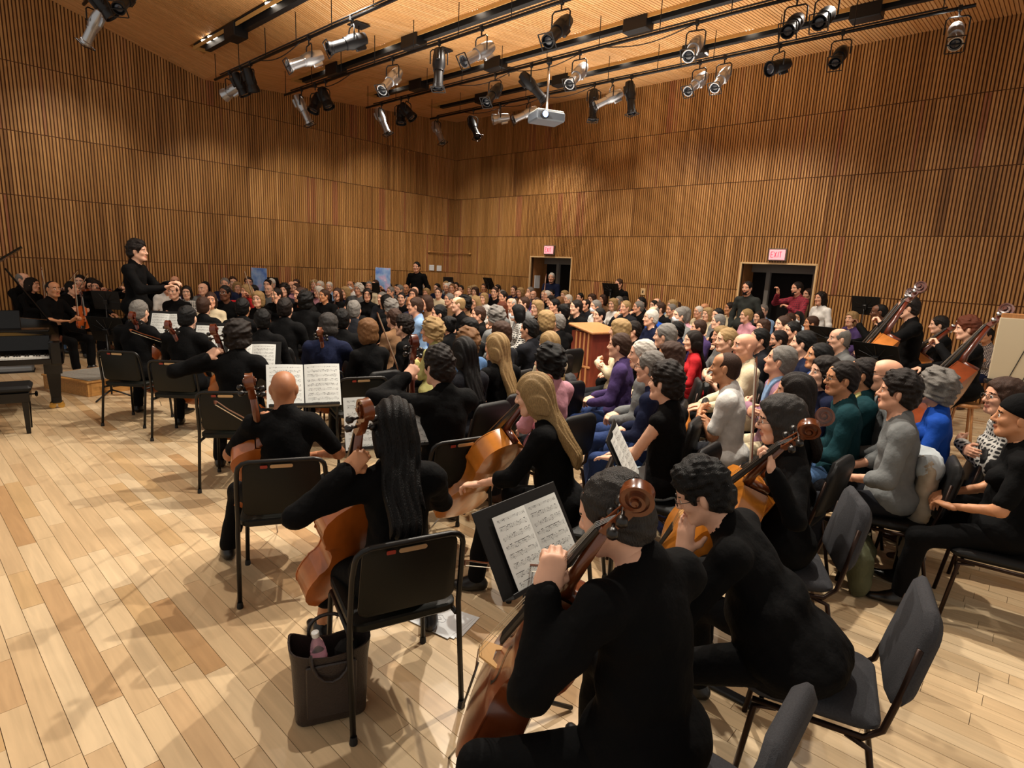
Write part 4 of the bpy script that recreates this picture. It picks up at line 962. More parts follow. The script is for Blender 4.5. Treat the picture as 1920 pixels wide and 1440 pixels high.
# stage spotlights: clamp, yoke, body, lens tube, lens (one set of meshes, copied)
def spot_meshes():
    d = {}
    d['clamp'] = MB().bbox((0, 0, 0), (.05, .06, .07), .008).tube([(0, 0, -.03), (0, 0, -.10)], .011, 8).mesh('clamp', MATS['rig_black'])
    d['yoke'] = MB().tube([(-.13, 0, -.30), (-.13, 0, -.13), (-.10, 0, -.10), (.10, 0, -.10), (.13, 0, -.13), (.13, 0, -.30)], .010, 6).mesh('yoke', MATS['rig_black'], True)
    for c in ('silver', 'black'):
        m = MATS['spot_' + c]
        d['body', c] = MB().lathe([(.03, -.24), (.075, -.22), (.095, -.12), (.10, .02), (.085, .06), (.085, .10)], 14).bbox((0, .10, -.10), (.05, .06, .16), .01).mesh('body', m, 40)
        d['barrel', c] = MB().lathe([(.072, .09), (.074, .30), (.086, .31), (.086, .36), (.074, .36), (.070, .33)], 14).mesh('barrel', m, 40)
        d['wide', c] = MB().lathe([(.095, .05), (.115, .12), (.118, .16), (.108, .16), (.10, .12)], 14).mesh('reflector', m, 40)
    d['lens'] = MB().lathe([(.066, .335), (.04, .345), (.002, .349)], 14).mesh('lens', MATS['lens_glass'], True)
    d['lens2'] = MB().lathe([(.10, .13), (.06, .145), (.002, .15)], 14).mesh('lens', MATS['lens_glass'], True)
    d['frame'] = MB().box((0, 0, .365), (.20, .012, .012)).box((.10, 0, .365), (.012, .2, .012)).box((-.10, 0, .365), (.012, .2, .012)).bbox((0, .10, .37), (.19, .012, .012), .002).bbox((0, -.10, .37), (.19, .012, .012), .002).mesh('gel_frame', MATS['rig_black'])
    return d
SMS = spot_meshes()
# pixel of the body, pipe, colour, aim in room frame (du, dv, dz), wide lamp?, what sets it apart
SPOTS = [(175, 45, 0, 's', (-.6, .3, -.8), 0), (200, 12, 0, 'b', (.2, -.6, -.8), 1), (236, 4, 0, 'b', (.6, .5, -.7), 0),
 (428, 172, 1, 's', (-.9, .5, -.5), 1), (455, 160, 1, 'b', (.2, -.4, -.9), 1), (472, 148, 1, 'b', (0, -.3, -1), 1), (573, 92, 1, 's', (-.2, 1, -.55), 0), (652, 52, 1, 'b', (-.3, 1, -.5), 0),
 (568, 200, 2, 's', (.3, -.3, -.9), 0), (590, 195, 2, 'b', (.1, .4, -.9), 1), (613, 187, 2, 'b', (.4, -.2, -.9), 1), (733, 138, 2, 's', (.2, .8, -.8), 0), (824, 62, 2, 'b', (.1, .1, -1), 0), (898, 72, 2, 's', (-.1, .9, -.6), 0), (1048, 35, 2, 'b', (.1, .9, -.8), 0),
 (717, 222, 3, 's', (.4, -.2, -.9), 0), (752, 218, 3, 'b', (.2, .1, -1), 1), (768, 211, 3, 'b', (.6, -.3, -.7), 1), (925, 172, 3, 'b', (.2, .9, -.8), 0), (1000, 155, 3, 'b', (.7, -.6, -.9), 0), (1083, 130, 3, 's', (.1, .9, -.8), 0), (1302, 80, 3, 's', (.2, .9, -.7), 0), (1490, 30, 3, 'b', (.1, .8, -.5), 0), (1548, 18, 3, 'b', (.1, .9, -.5), 0),
 (822, 242, 4, 's', (.5, -.1, -.9), 0), (888, 235, 4, 'b', (.6, .1, -.8), 0), (933, 222, 4, 's', (-.5, .7, -.2), 1), (986, 212, 4, 's', (-.5, .8, -.5), 0), (1113, 190, 4, 'b', (.1, .1, -1), 0), (1142, 178, 4, 's', (-.6, .7, -.5), 0), (1183, 174, 4, 'b', (.2, .0, -1), 0), (1307, 148, 4, 's', (-.1, .9, -.7), 0), (1354, 138, 4, 's', (.0, .9, -.8), 0), (1455, 112, 4, 'b', (-.4, .7, -.3), 1), (1575, 95, 4, 'b', (.1, .9, -.6), 0), (1795, 50, 4, 's', (.2, 1, -.8), 0)]
per = {}
for s in SPOTS: per.setdefault(s[2], []).append(s)
NUM = ['first', 'second', 'third', 'fourth', 'fifth', 'sixth', 'seventh', 'eighth', 'ninth', 'tenth', 'eleventh', 'twelfth', 'thirteenth']
PNAME = ['pipe at the upper left corner', 'leftmost long pipe', 'second long pipe', 'third long pipe', 'rightmost long pipe']
for i, L in per.items():
    L.sort(key=lambda s: s[0]); v, z = PZ[i]
    for k, (px, py, _, c, aim, wide) in enumerate(L):
        col = 'silver' if c == 's' else 'black'
        u, zz, X = at_v(px, py, v + aim[1] * .05); u = u - aim[0] * .05
        t = thing('spotlight', f'{col} {"wide " if wide else ""}stage spotlight, {NUM[k]} from the left on the {PNAME[i]}', 'spotlight', RW(u, v, z), 0, 'stage spotlights on the ceiling pipes')
        a = unit(UU * aim[0] + VV * aim[1] + np.array([0, 0, aim[2]])); hz_ = math.atan2(-a[0], a[1]); R = Rz(hz_)
        link('clamp', SMS['clamp'], t, M4(R)); drop = z - zz; drop = min(max(drop, .22), .45)
        Y = M4(R @ np.diag([1, 1, 1.]), (0, 0, .30 - drop) if drop > .3 else (0, 0, 0))
        link('yoke', SMS['yoke'], t, Y)
        x = unit(np.cross(a, [0, 0, 1])) if abs(a[2]) < .99 else np.array([1., 0, 0]); B = M4(np.array([x, np.cross(a, x), a]).T, (0, 0, -max(drop, .30)))
        link('body', SMS['body', col], t, B)
        if wide: link('reflector', SMS['wide', col], t, B); link('lens', SMS['lens2'], t, B)
        else:
            link('barrel', SMS['barrel', col], t, B); link('lens', SMS['lens'], t, B); link('gel_frame', SMS['frame'], t, B)
# projector on its drop pole from the third long pipe
u, zz, X = at_v(1030, 118, 4.5); mat('proj_grey', '4a5058', .35); mat('proj_top', 'b9bfb8', .4); mat('proj_lens', '8fb4ff', .1, emit='9fc0ff', estr=3.)
v, z = PZ[3]; X2 = atY(1026, 222, X[1]); t = thing('projector', 'grey video projector hanging on a pole from the third long pipe', 'projector', RW(u, v, z)); hp = z - X2[2]
RP = Rz(math.atan2(-(.35), -.9) )
MB().tube([(0, 0, .03), (0, 0, -hp + .1)], .022, 8).build('drop_pole', MATS['steel'], t, True); MB().bbox((0, 0, 0), (.09, .09, .10), .01).build('clamp', MATS['rig_black'], t)
MB().bbox((0, 0, -hp), (.52, .42, .15), .02, RP).build('housing', MATS['proj_grey'], t); MB().bbox((0, 0, -hp + .085), (.48, .38, .03), .01, RP).build('top_cover', MATS['proj_top'], t)
MB().lathe([(.07, 0), (.075, .05), (.055, .06)], 16, M4(RP @ Rx(-PI / 2), RP @ np.array([.13, .20, 0]) + np.array([0, 0, -hp]))).build('lens_barrel', MATS['rig_black'], t); MB().lathe([(.05, .061), (.002, .066)], 16, M4(RP @ Rx(-PI / 2), RP @ np.array([.13, .20, 0]) + np.array([0, 0, -hp]))).build('lens', MATS['proj_lens'], t)
# ------------------------------------------------------------------ doorways, signs, notices
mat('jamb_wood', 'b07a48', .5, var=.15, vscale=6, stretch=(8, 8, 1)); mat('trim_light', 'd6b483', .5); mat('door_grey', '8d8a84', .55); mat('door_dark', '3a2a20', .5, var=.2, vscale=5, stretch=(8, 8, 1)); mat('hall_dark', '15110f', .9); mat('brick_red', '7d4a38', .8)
def doorway(n, u0, u1, h, label, open_l):
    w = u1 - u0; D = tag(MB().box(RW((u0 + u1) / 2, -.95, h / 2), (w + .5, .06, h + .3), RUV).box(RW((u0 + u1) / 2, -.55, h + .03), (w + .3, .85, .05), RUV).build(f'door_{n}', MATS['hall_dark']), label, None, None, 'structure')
    MB().box(RW(u0 - .03, -.36, h / 2), (.05, .72, h), RUV).build('reveal', MATS['jamb_wood'], D); MB().box(RW(u1 + .03, -.36, h / 2), (.05, .72, h), RUV).build('reveal', MATS['jamb_wood'], D)
    for (a, b, zz, hh) in ((u0 - .005, .035, h / 2, h), (u1 + .005, .035, h / 2, h)): MB().box(RW(a, .012, zz), (b, .05, hh), RUV).build('casing', MATS['trim_light'], D)
    MB().box(RW((u0 + u1) / 2, .012, h), (w + .04, .05, .035), RUV).build('casing', MATS['trim_light'], D)
    MB().box(RW((u0 + u1) / 2, -.62, h - .09), (w, .07, .18), RUV).build('frame_head', MATS['door_grey'], D)
    for q in open_l: MB().box(RW(q, -.62, h / 2), (.085, .09, h), RUV).build('frame_post', MATS['door_grey'], D)
    return D
D1 = doorway(1, 3.25, 4.68, 2.24, 'open doorway with grey frame and dark interior, nearer the room corner', (3.75, 4.42))
MB().box(RW(4.56, -.60, 1.0), (.22, .05, 2.0), RUV).build('door_leaf', MATS['door_dark'], D1)
MB().box(RW(3.30, -.25, 1.55), (.02, .22, .36), RUV).build('notice', MATS['paper'], D1)
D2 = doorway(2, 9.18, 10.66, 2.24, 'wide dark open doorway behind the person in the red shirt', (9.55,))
MB().box(RW(10.62, -.40, 1.05), (.05, .70, 2.1), RUV).build('door_leaf', MATS['door_dark'], D2); MB().box(RW(10.59, -.45, 1.75), (.02, .05, .03), RUV).build('latch', MATS['steel'], D2)
MB().box(RW(9.22, -.3, 1.6), (.03, .3, .5), RUV).build('notice_board', MATS['brick_red'], D2)
mat('exit_face', 'f2b8bc', .5, emit='ff8a94', estr=.9); mat('exit_red', 'ff4a5c', .5, emit='ff3348', estr=1.2); mat('exit_case', '6b6258', .5)
LET = {'E': [[(0, 0), (0, 1)], [(0, 0), (.6, 0)], [(0, .5), (.5, .5)], [(0, 1), (.6, 1)]], 'X': [[(0, 0), (.62, 1)], [(0, 1), (.62, 0)]], 'I': [[(.2, 0), (.2, 1)]], 'T': [[(.31, 0), (.31, 1)], [(0, 1), (.62, 1)]]}
def exit_sign(px, py, label):
    u, z = wallR(px, py); t = thing('exit_sign', label, 'sign', M=M4(np.array([-UU, VV, [0, 0, 1.]]).T @ np.diag([1, 1, 1.]), RW(u, .02, z)), group='lit exit signs')
    MB().bbox((0, .04, 0), (.36, .07, .25), .008).build('case', MATS['exit_case'], t); MB().box((0, .078, 0), (.31, .006, .20)).build('face', MATS['exit_face'], t)
    mb = MB(); x = .118
    for ch in 'EXIT':
        for a, b in LET[ch]: mb.tube([(x - a[0] * .075, .083, -.055 + a[1] * .11), (x - b[0] * .075, .083, -.055 + b[1] * .11)], .0075, 5)
        x -= .064 if ch != 'I' else .034
    mb.build('lettering', MATS['exit_red'], t)
exit_sign(1033, 469, 'small pink lit exit sign above the doorway nearer the corner'); exit_sign(1460, 478, 'larger looking pink lit exit sign above the doorway on the right')
def poster(px, py, Y, yaw, w, h, label, seed):
    X = atY(px, py, Y); t = thing('poster_easel', label, 'poster', (X[0], X[1], 0), yaw); z = X[2]
    m = bpy.data.materials.new('poster_print'); m.use_nodes = True; N, L = nt(m); b = N['Principled BSDF']; b.inputs['Roughness'].default_value = .4
    tc = N.new('ShaderNodeTexCoord'); n = N.new('ShaderNodeTexNoise'); n.inputs['Scale'].default_value = 4.5; n.inputs['Detail'].default_value = 3; n.noise_dimensions = '4D'; n.inputs['W'].default_value = seed; L.new(tc.outputs['Object'], n.inputs[0])
    r = N.new('ShaderNodeValToRGB'); e = r.color_ramp.elements; e[0].position = .32; e[0].color = hexc('5c86d8'); e[1].position = .72; e[1].color = hexc('f4f2f6'); q = e.new(.5); q.color = hexc('a3c4f0'); q = e.new(.6); q.color = hexc('cbb6e6'); L.new(n.outputs[0], r.inputs[0]); L.new(r.outputs[0], b.inputs['Base Color'])
    MB().bbox((0, 0, z), (w, .012, h), .003).build('board', m, t); mb = MB()
    for s in (-1, 1): MB().tube([(s * w * .45, -.06, 0), (s * .05, -.02, z + h * .45)], .012, 6).build('leg', MATS['door_dark'], t)
    MB().tube([(0, -.45, 0), (0, -.03, z + h * .4)], .012, 6).build('leg', MATS['door_dark'], t); MB().box((0, .0, z - h / 2 - .012), (w * 1.02, .05, .02)).build('ledge', MATS['door_dark'], t)
poster(486, 524, 13.45, PI - .45, .50, .52, 'framed light blue poster on an easel by the left wall', 1.2); poster(718, 524, 15.9, PI - .1, .42, .62, 'tilted blue and violet poster on an easel nearer the room corner', 5.1)
for k, (px, py) in enumerate([(808, 502), (822, 503)]):
    v, z = wallL(px, py); tag(MB().bbox(RW(.035, v, z), (.012, .19, .17), .003, RUV).build('wall_notice', MATS['paper']), 'small white notice on the left wall, %s one of the pair near the corner' % ['left', 'right'][k], 'notice')
v, z = wallL(838, 527); t = thing('wall_niche', 'dark equipment box on the left wall beside the corner, under the notices', 'box', RW(.05, v, z)); MB().bbox((0, 0, 0), (.10, .36, .26), .01, RUV).build('case', MATS['rig_black'], t); MB().box(UU * .055, (.01, .30, .2), RUV).build('panel', MATS['trough_black'], t)
t = thing('wall_rail', 'thin horizontal rail crossing the room corner on small brackets', 'rail', RW(.06, .06, 2.27)); MB().tube([VV * 1.0, VV * 0 + UU * .02, UU * .75], .014, 6).build('bar', MATS['jamb_wood'], t); [MB().bbox(q, (.06, .06, .05), .01, RUV).build('bracket', MATS['trough_edge'], t) for q in (VV * 1.0, UU * .75)]
u, z = wallR(1207, 547); t = thing('wall_outlet', 'small pale outlet plate on the right wall left of the wide doorway', 'outlet', RW(u, .035, z)); MB().bbox((0, 0, 0), (.12, .014, .16), .004, RUV).build('plate', MATS['trim_light'], t); MB().bbox(VV * .01, (.03, .012, .06), .004, RUV).build('socket', MATS['rig_black'], t)
# ------------------------------------------------------------------ grand piano, bench, podium, lectern
mat('piano_black', '050506', .16, spec=.35); mat('ivory', 'dcdad2', .3); mat('brass', 'c9a45a', .25, metal=1.); mat('piano_felt', '6a5a48', .8); mat('gold_plate', '9c7a3c', .3, metal=.6)
kb = G(100, 668, .70); yawp = math.radians(37)     # local x along the keys (to the treble), +y into the piano
PT = thing('grand_piano', 'black grand piano with its lid up at the left edge', 'piano', (kb[0], kb[1], 0), yawp)
def pm(nm, mb, m, sm=False): return mb.build(nm, MATS[m], PT, sm)
XR = .09
case = [(XR, 0), (XR, .55), (XR - .02, .9), (XR - .12, 1.15), (XR - .28, 1.38), (XR - .50, 1.62), (XR - .78, 1.92), (XR - 1.02, 2.0), (XR - 1.30, 1.98), (XR - 1.48, 1.8), (XR - 1.48, 0)]
rim = MB(); n = len(case)
rim.prism([(x, y) for x, y in case if y >= 0][::-1], .62, .66); pm('keybed', rim, 'piano_black')
rm = MB(); P = np.array([[(x, y, .60), (x, y, .99)] for x, y in case[1:-1]] ); inn = np.array([[(x * .96 - .03, y * .97, .99), (x * .96 - .03, y * .97, .70)] for x, y in case[1:-1]])
rm.grid(P); rm.grid(np.stack([P[:, 1], inn[:, 0]], 1)); rm.grid(inn); pm('rim', rm, 'piano_black', 30)
pm('soundboard', MB().prism([(x * .96 - .03, y * .97) for x, y in case[1:-1]][::-1] + [], .78, .80), 'gold_plate')
for sx in (XR - .06, XR - 1.42): pm('cheek', MB().bbox((sx, .16, .755), (.12, .62, .27), .02), 'piano_black', 40)
pm('fallboard', MB().bbox((XR - .74, .20, .83), (1.26, .03, .17), .006, Rx(-.12)), 'piano_black'); pm('key_slip', MB().bbox((XR - .74, -.13, .665), (1.28, .03, .06), .008), 'piano_black')
for k in range(52): MB().box((XR - .125 - .0236 * k, -.02, .70), (.0222, .15, .022)).build('white_key', MATS['ivory'], PT)
for k in range(51):
    if k % 7 in (2, 6): continue
    MB().box((XR - .137 - .0236 * k, .02, .717), (.011, .095, .016)).build('black_key', MATS['ebony'], PT)
pm('music_desk', MB().bbox((XR - .74, .50, 1.06), (.75, .02, .22), .005, Rx(-.3)), 'piano_black'); pm('lock_rail', MB().bbox((XR - .74, .30, .965), (1.26, .2, .03), .006), 'piano_black')
for (x, y) in ((XR - .12, .50), (XR - 1.36, .50), (XR - .95, 1.75)):
    l = MB(); l.box((x, y, .52), (.17, .17, .18)); l.box((x, y, .28), (.135, .135, .34), Rx(PI), taper=.68); pm('leg', l, 'piano_black'); pm('leg_socket', MB().bbox((x, y, .11), (.10, .10, .09), .015), 'piano_black')
    c = MB(); c.bbox((x, y, .068), (.13, .07, .03), .01)
    for s in (-1, 1): c.lathe([(.012, -.016), (.034, -.014), (.034, .014), (.012, .016)], 14, M4(Rx(PI / 2), (x + s * .042, y, .034)))
    pm('castor', c, 'brass', 40)
lid = MB(); ll = [(x, y) for x, y in case[1:-1]]; Mh = np.asarray(M4(Ry(-.62), (XR - 1.48, 0, 1.01))) @ np.asarray(M4(np.eye(3), (1.48 - XR, 0, 0))); lid.prism(ll[::-1], 0, .022, Mh); pm('lid', lid, 'piano_black'); pm('lid_prop', MB().tube([(XR - .12, 1.0, .98), (XR - .48, 1.0, 1.62)], .012, 6), 'piano_black')
pm('pedal_lyre', MB().bbox((XR - .74, .35, .38), (.26, .08, .48), .01), 'piano_black')
for k in (-1, 0, 1): pm('pedal', MB().bbox((XR - .74 + k * .08, .22, .09), (.03, .18, .015), .005), 'brass')
q = G(3, 775, .25); t = thing('piano_bench', 'black padded piano bench cut off by the left edge', 'bench', (q[0] - .17, q[1] + .12, 0), yawp); MB().bbox((0, 0, .47), (.62, .36, .07), .025).build('cushion', MATS['pad_black'], t, 40); MB().bbox((0, 0, .385), (.58, .34, .10), .006).build('apron', MATS['piano_black'], t)
for sx in (-1, 1):
    for sy in (-1, 1): MB().box((sx * .25, sy * .13, .17), (.055, .055, .34), Rx(PI), taper=.65).build('leg', MATS['piano_black'], t)
MB().tube([(.29, 0, .385), (.325, 0, .385)], .008, 8).lathe([(.02, 0), (.034, .012), (.02, .024)], 12, M4(Ry(PI / 2), (.325, 0, .385))).build('knob', MATS['piano_black'], t)
tg = thing('grey_mat', 'flat grey case lying on the floor under the piano keyboard', 'case', tuple(G(25, 697, 0)[:2]) + (0,), yawp); MB().bbox((-.1, 0, .05), (.7, .3, .08), .02).build('lid', mat('case_grey', '6f7478', .7), tg); MB().bbox((-.1, 0, .012), (.72, .32, .024), .005).build('base', MATS['rig_black'], tg)
# podium: corner nearest the camera at pixel (166, 745)
c0, c1, c2 = G(166, 745), G(224, 735), G(143, 722); mat('podium_oak', 'b98648', .5, var=.25, vscale=7, stretch=(1, 6, 6)); mat('podium_top', '8d8a82', .9, var=.15, vscale=60)
ax_ = unit((c1 - c0) * [1, 1, 0]); ay_ = np.array([-ax_[1], ax_[0], 0]); pw_, pd_ = 1.05, .95
PD = thing('podium', 'low oak conductor podium with a grey carpet top', 'podium', tuple(c0[:2]) + (0,), math.atan2(ax_[1], ax_[0]))
for (cx, cy, sx, sy) in ((pw_ / 2, .012, pw_, .024), (pw_ / 2, pd_ - .012, pw_, .024), (.012, pd_ / 2, .024, pd_ - .05), (pw_ - .012, pd_ / 2, .024, pd_ - .05)): MB().bbox((cx, cy, .09), (sx, sy, .18), .004).build('side_board', MATS['podium_oak'], PD)
MB().bbox((pw_ / 2, pd_ / 2, .188), (pw_ + .03, pd_ + .03, .022), .006).build('rim', MATS['podium_oak'], PD); MB().bbox((pw_ / 2, pd_ / 2, .202), (pw_ - .10, pd_ - .10, .008), .003).build('carpet', MATS['podium_top'], PD); MB().bbox((pw_ * .35, -.001, .10), (.10, .006, .035), .002).build('hand_hole', MATS['ebony'], PD)
# lectern in the crowd
mat('mahogany', '7a3626', .35, coat=.25, var=.2, vscale=4, stretch=(6, 6, 1)); mat('lectern_light', 'c48a58', .45, var=.15, vscale=5, stretch=(8, 8, 1))
q = G(1116, 612, 1.10); LC = thing('lectern', 'reddish wood lectern standing in the middle of the crowd', 'lectern', (q[0], q[1], 0), math.radians(35)); w2, d2 = .52, .46
MB().bbox((0, 0, .53), (w2, d2, 1.0), .012).build('cabinet', MATS['mahogany'], LC); MB().bbox((0, 0, .03), (w2 + .06, d2 + .06, .06), .012).build('plinth', MATS['mahogany'], LC)
for k in range(4): MB().bbox((-w2 / 2 - .008, -d2 / 2 + .06 + k * .09, .78), (.02, .028, .48), .004).build('light_slat', MATS['lectern_light'], LC); 
for k in range(2): MB().bbox((-w2 / 2 - .008, -d2 / 2 + .08 + k * .11, .28), (.02, .028, .44), .004).build('light_slat', MATS['lectern_light'], LC)
MB().bbox((-w2 / 2 - .006, 0, .52), (.022, d2, .03), .004).build('rail', MATS['lectern_light'], LC)
MB().bbox((0, -.01, 1.075), (w2 + .09, d2 + .10, .035), .01, Rx(.16)).build('reading_top', MATS['lectern_light'], LC); MB().bbox((0, d2 / 2 + .02, 1.10), (w2 + .05, .03, .05), .008).build('ledge', MATS['mahogany'], LC)
# ------------------------------------------------------------------ the orchestra and its listeners
COND = np.array([-4.75, 7.5])
def face_to(x, y, tx=COND[0], ty=COND[1]): return math.atan2(-(tx - x), ty - y)
def seat_at(px, py, pose, yaw, scale=1., z=None, Y=None):
    """floor position that puts the head of a person in this pose at pixel (px, py)"""
    J = skeleton(pose); h = J['H'] * scale; p = G(px, py, h[2]) if Y is None else atY(px, py, Y)
    o = Rz(yaw) @ h; return (p[0] - o[0], p[1] - o[1], 0.)
def W2(loc, yaw, q, s=1.): return np.array(loc) + Rz(yaw) @ (np.array(q, float) * s)
D2R = math.radians
def cellist(label, px, py, yaw, B=(.04, .55, .25), T=(-.16, .0, 1.27), nrm=(.15, 1, .35), lh='neck', rh=None, ht=None, hair='s', hc='k', sex='m', lean=.1, hp=-.1, hy=0., sleeve='long', top='k', leg='k', skin='p', lod=0, varn='cello_varnish', scr='scroll_wood', clabel=None, chair='music', chlabel=None, glasses=False, tneck=.86, cello=True, hem=.96, shoe='shoe_black', bare=False, legs='wide', off=(0, 0, 0), Tpx=None, Bpx=None, nw=None, scale=1., chairat=None, Lpx=None, locat=None, **kw):
    yaw = D2R(yaw); B, T = np.array(B, float), np.array(T, float)
    loc = seat_at(px, py, dict(sex=sex, lean=lean, hp=hp, hy=hy, **kw), yaw, scale); loc = tuple(np.array(loc) + np.array(off))
    if locat: loc = locat
    toL = lambda w: Rz(-yaw) @ (np.array(w) - np.array(loc)) / scale
    if Bpx is not None: B = toL(G(*Bpx))
    if Tpx is not None:
        bw = W2(loc, yaw, B, scale); zs = np.linspace(1.14, 1.5, 121); T = toL(min((G(Tpx[0], Tpx[1], z) for z in zs), key=lambda q: abs(np.linalg.norm(q - bw) - 1.18)))
    if nw is not None: nrm = Rz(-yaw) @ np.array(nw, float)
    ax = unit(T - B)
    if Tpx is not None: nn = np.array(nrm, float); nn = unit(nn - ax * (nn @ ax)); T = T - nn * .058; ax = unit(T - B)
    nk = B + ax * (.755 + .28 * (tneck - .64) / .24) ; x_ = np.cross(ax, unit(nrm))
    arms_ = dict(m='half')
    if lh == 'neck':
        arms_['L'] = tuple(nk + np.array([-.075, -.035, -.055])); arms_['hL'] = (.72, .25, .65); arms_['uL'] = (-.3, -.9, .2); arms_['mL'] = 'grip'; arms_['pL'] = (-1, -.25, -.55)
    elif lh: arms_.update(lh)
    if Lpx is not None: arms_['L'] = tuple(toL(G(*Lpx)))
    arms_.update(rh or dict(R=(.20, .40, .70), hR=(-.6, .8, -.2), uR=(0, .1, 1), mR='half', pR=(.9, -.4, -.5)))
    pose = dict(sex=sex, lean=lean, hp=hp, hy=hy, arms=arms_, legs=legs, sleeve=sleeve, hem=hem, **kw)
    if bare: pose['bare'] = True
    t, J = person(label, loc, yaw, pose, hair, hc, top, leg, skin, glasses, lod=lod, shoe=shoe, scale=scale)
    if cello:
        b = W2(loc, yaw, B, scale); e = W2(loc, yaw, T, scale); n = Rz(yaw) @ np.array(nrm, float); d = unit(e - b); pin = min(.6, b[2] / max(.2, d[2])); string_inst(clabel, 'cello', inst_M(b, e, n), 'cello', varn, scr, 'cellos of the section', round(pin, 2))
    cl_, cy_ = (W2(loc, yaw, (0, -.02, 0)), yaw) if chairat is None else (chairat[:3], D2R(chairat[3]))
    if chair == 'music': music_chair(chlabel, cl_, cy_, 'black orchestra chairs')
    elif chair == 'pad': pad_chair(chlabel, cl_, cy_, 'grey padded chairs')
    return t, loc, yaw, J, nk
# --- nearest players
H5 = cellist('person in black seen from behind, largest in the foreground, left hand gripping a cello neck', 1152, 966, 38, lean=.14, hp=-.25, hy=.45, hair='s', hc='a', skin='i', Tpx=(1192, 935), Bpx=(905, 1345, .30), nw=(-1, .12, .35), lh=dict(L=(-.30, .20, .80), hL=(.45, .1, 1), uL=(-.6, -.8, .1), mL='grip', pL=(-.3, -.6, -1)), Lpx=(1022, 1108, 1.02), clabel='dark brown cello whose big scroll covers the foreground player\'s head', varn='cello_dark', scr='scroll_wood', chair='pad', chlabel='grey padded chair cut off by the bottom edge, lowest of the three', legs=dict(L=(-.54, .20, .085), R=(.24, .42, .085)), rh=dict(R=(.16, .42, .66), hR=(-.5, .9, -.1), uR=(0, .1, 1), mR='half'), girth=1.08, chairat=(.50, 1.42, 0, 50))
H6 = cellist('person in a dark jacket leaning left with one hand over the face', 1348, 936, 62, lean=.56, hp=-.22, hy=.2, scale=.96, locat=(1.10, 1.97, 0), chairat=(1.21, 1.96, 0, 62), hair='S', hc='k', skin='i', Tpx=(1515, 806), Bpx=(1255, 1040, .35), nw=(-.8, -.1, .55), lh=dict(hL=(.12, .05, 1), uL=(-.9, .35, .1), mL='flat', pL=(-.5, .4, -1)), Lpx=(1283, 1036, .84), clabel='amber cello mostly hidden behind the person covering their face, big scroll at right', varn='cello_light', chair='pad', chlabel='grey padded chair with a phone on its seat, right foreground', glasses=True, legs='wide', rh=dict(R=(.18, .50, .66), hR=(-.3, 1, -.2), uR=(0, 0, 1), mR='flat'), girth=1.45, top='k')
H2 = cellist('person with long black hair in black cropped trousers, playing cello, back to the camera', 738, 802, 24, sex='f', lean=.03, hair='L', hc='k', skin='t', B=(-.17, .48, .27), Tpx=(684, 768), nrm=(-.3, 1, .3), clabel='cello with red-brown scroll beside the long black hair', varn='cello_varnish', scr='scroll_wood', chlabel='black orchestra chair at the centre foreground, red plate on top, beside the tote bag', hem=.50, shoe='shoe_black', bare=True, legs=dict(L=(-.28, .44, .085), R=(.26, .38, .085)), tneck=.84, chairat=(-.485, 2.33, 0, 29))
H1 = cellist('person with a shaved head in a dark short-sleeved shirt, back to the camera', 540, 738, 18, lean=.20, hp=.10, scale=.93, hair='b', hc='k', skin='m', top='k', sleeve='short', B=(-.12, .52, .26), Tpx=(468, 716), nrm=(-.1, 1, .3), lh=dict(L=(-.18, .37, .93), hL=(.5, .4, .7), uL=(-.2, -.9, .3), mL='grip'), clabel='cello at the left side of the shaved-headed player', chlabel='black orchestra chair behind the shaved-headed player, red plate on top', legs=dict(L=(-.40, .36, .085), R=(.28, .42, .085)), locat=(-1.30, 3.2, 0), chairat=(-1.30, 3.19, 0, 20))
H4 = cellist('person with long blonde hair in black, in profile, hand resting on the knee', 1000, 742, 74, sex='f', lean=.22, hp=-.12, hair='L', hc='y', skin='i', sleeve='elbow', Bpx=(838, 955, .27), Tpx=(1022, 716), nrm=(.5, 1, .3), lh=dict(L=(-.16, .46, .66), hL=(.2, 1, -.25), uL=(0, .1, 1), mL='half', pL=(-.7, -.3, -.8)), clabel='orange-brown cello lying across the lap of the blonde player', varn='cello_light', scr='scroll_red', chlabel='black orchestra chair edge-on behind the blonde player', legs=dict(L=(-.17, .44, .085), R=(.30, .40, .085)), rh=dict(R=(.30, .40, .67), hR=(-.2, 1, -.2), uR=(0, 0, 1), mR='half'))
H7 = cellist('person with grey-black hair and red glasses in black, playing cello in profile', 1462, 790, 74, sex='f', lean=.05, hair='m', hc='a', skin='i', B=(.0, .53, .25), Tpx=(1545, 782), nrm=(.25, 1, .3), clabel='cello held across the body of the player with red glasses', varn='cello_light', scr='scroll_wood', chair='pad', chlabel='grey padded chair behind the player with red glasses', glasses=True, lh=dict(hL=(.2, .1, 1), uL=(-.3, -1, .1), mL='grip', pL=(-.2, -.5, -1)), Lpx=(1446, 884, 1.05), legs='wide')
H3 = cellist('person with dark swept hair in black, both hands on a cello neck, facing away left', 822, 690, 34, lean=.05, hp=-.05, hy=.25, hair='S', hc='d', skin='i', B=(.0, .55, .25), Tpx=(776, 640), nrm=(.1, 1, .3), clabel='dark cello whose neck is held by the player in the middle', varn='cello_dark', scr='scroll_red', chlabel='black orchestra chair behind the player holding a cello neck with both hands', rh=dict(R=(.02, .43, .86), hR=(-.8, .4, .4), uR=(0, -.6, .8), mR='grip'), lod=0)
C42 = cellist('person with dark curly hair in black at cello, back to the camera', 447, 632, 10, hair='c', hc='d', skin='i', B=(-.06, .52, .25), Tpx=(401, 618), nrm=(-.1, 1, .3), clabel='cello of the curly-haired player', scr='scroll_red', chlabel='black orchestra chair under the curly-haired cello player', lod=1)
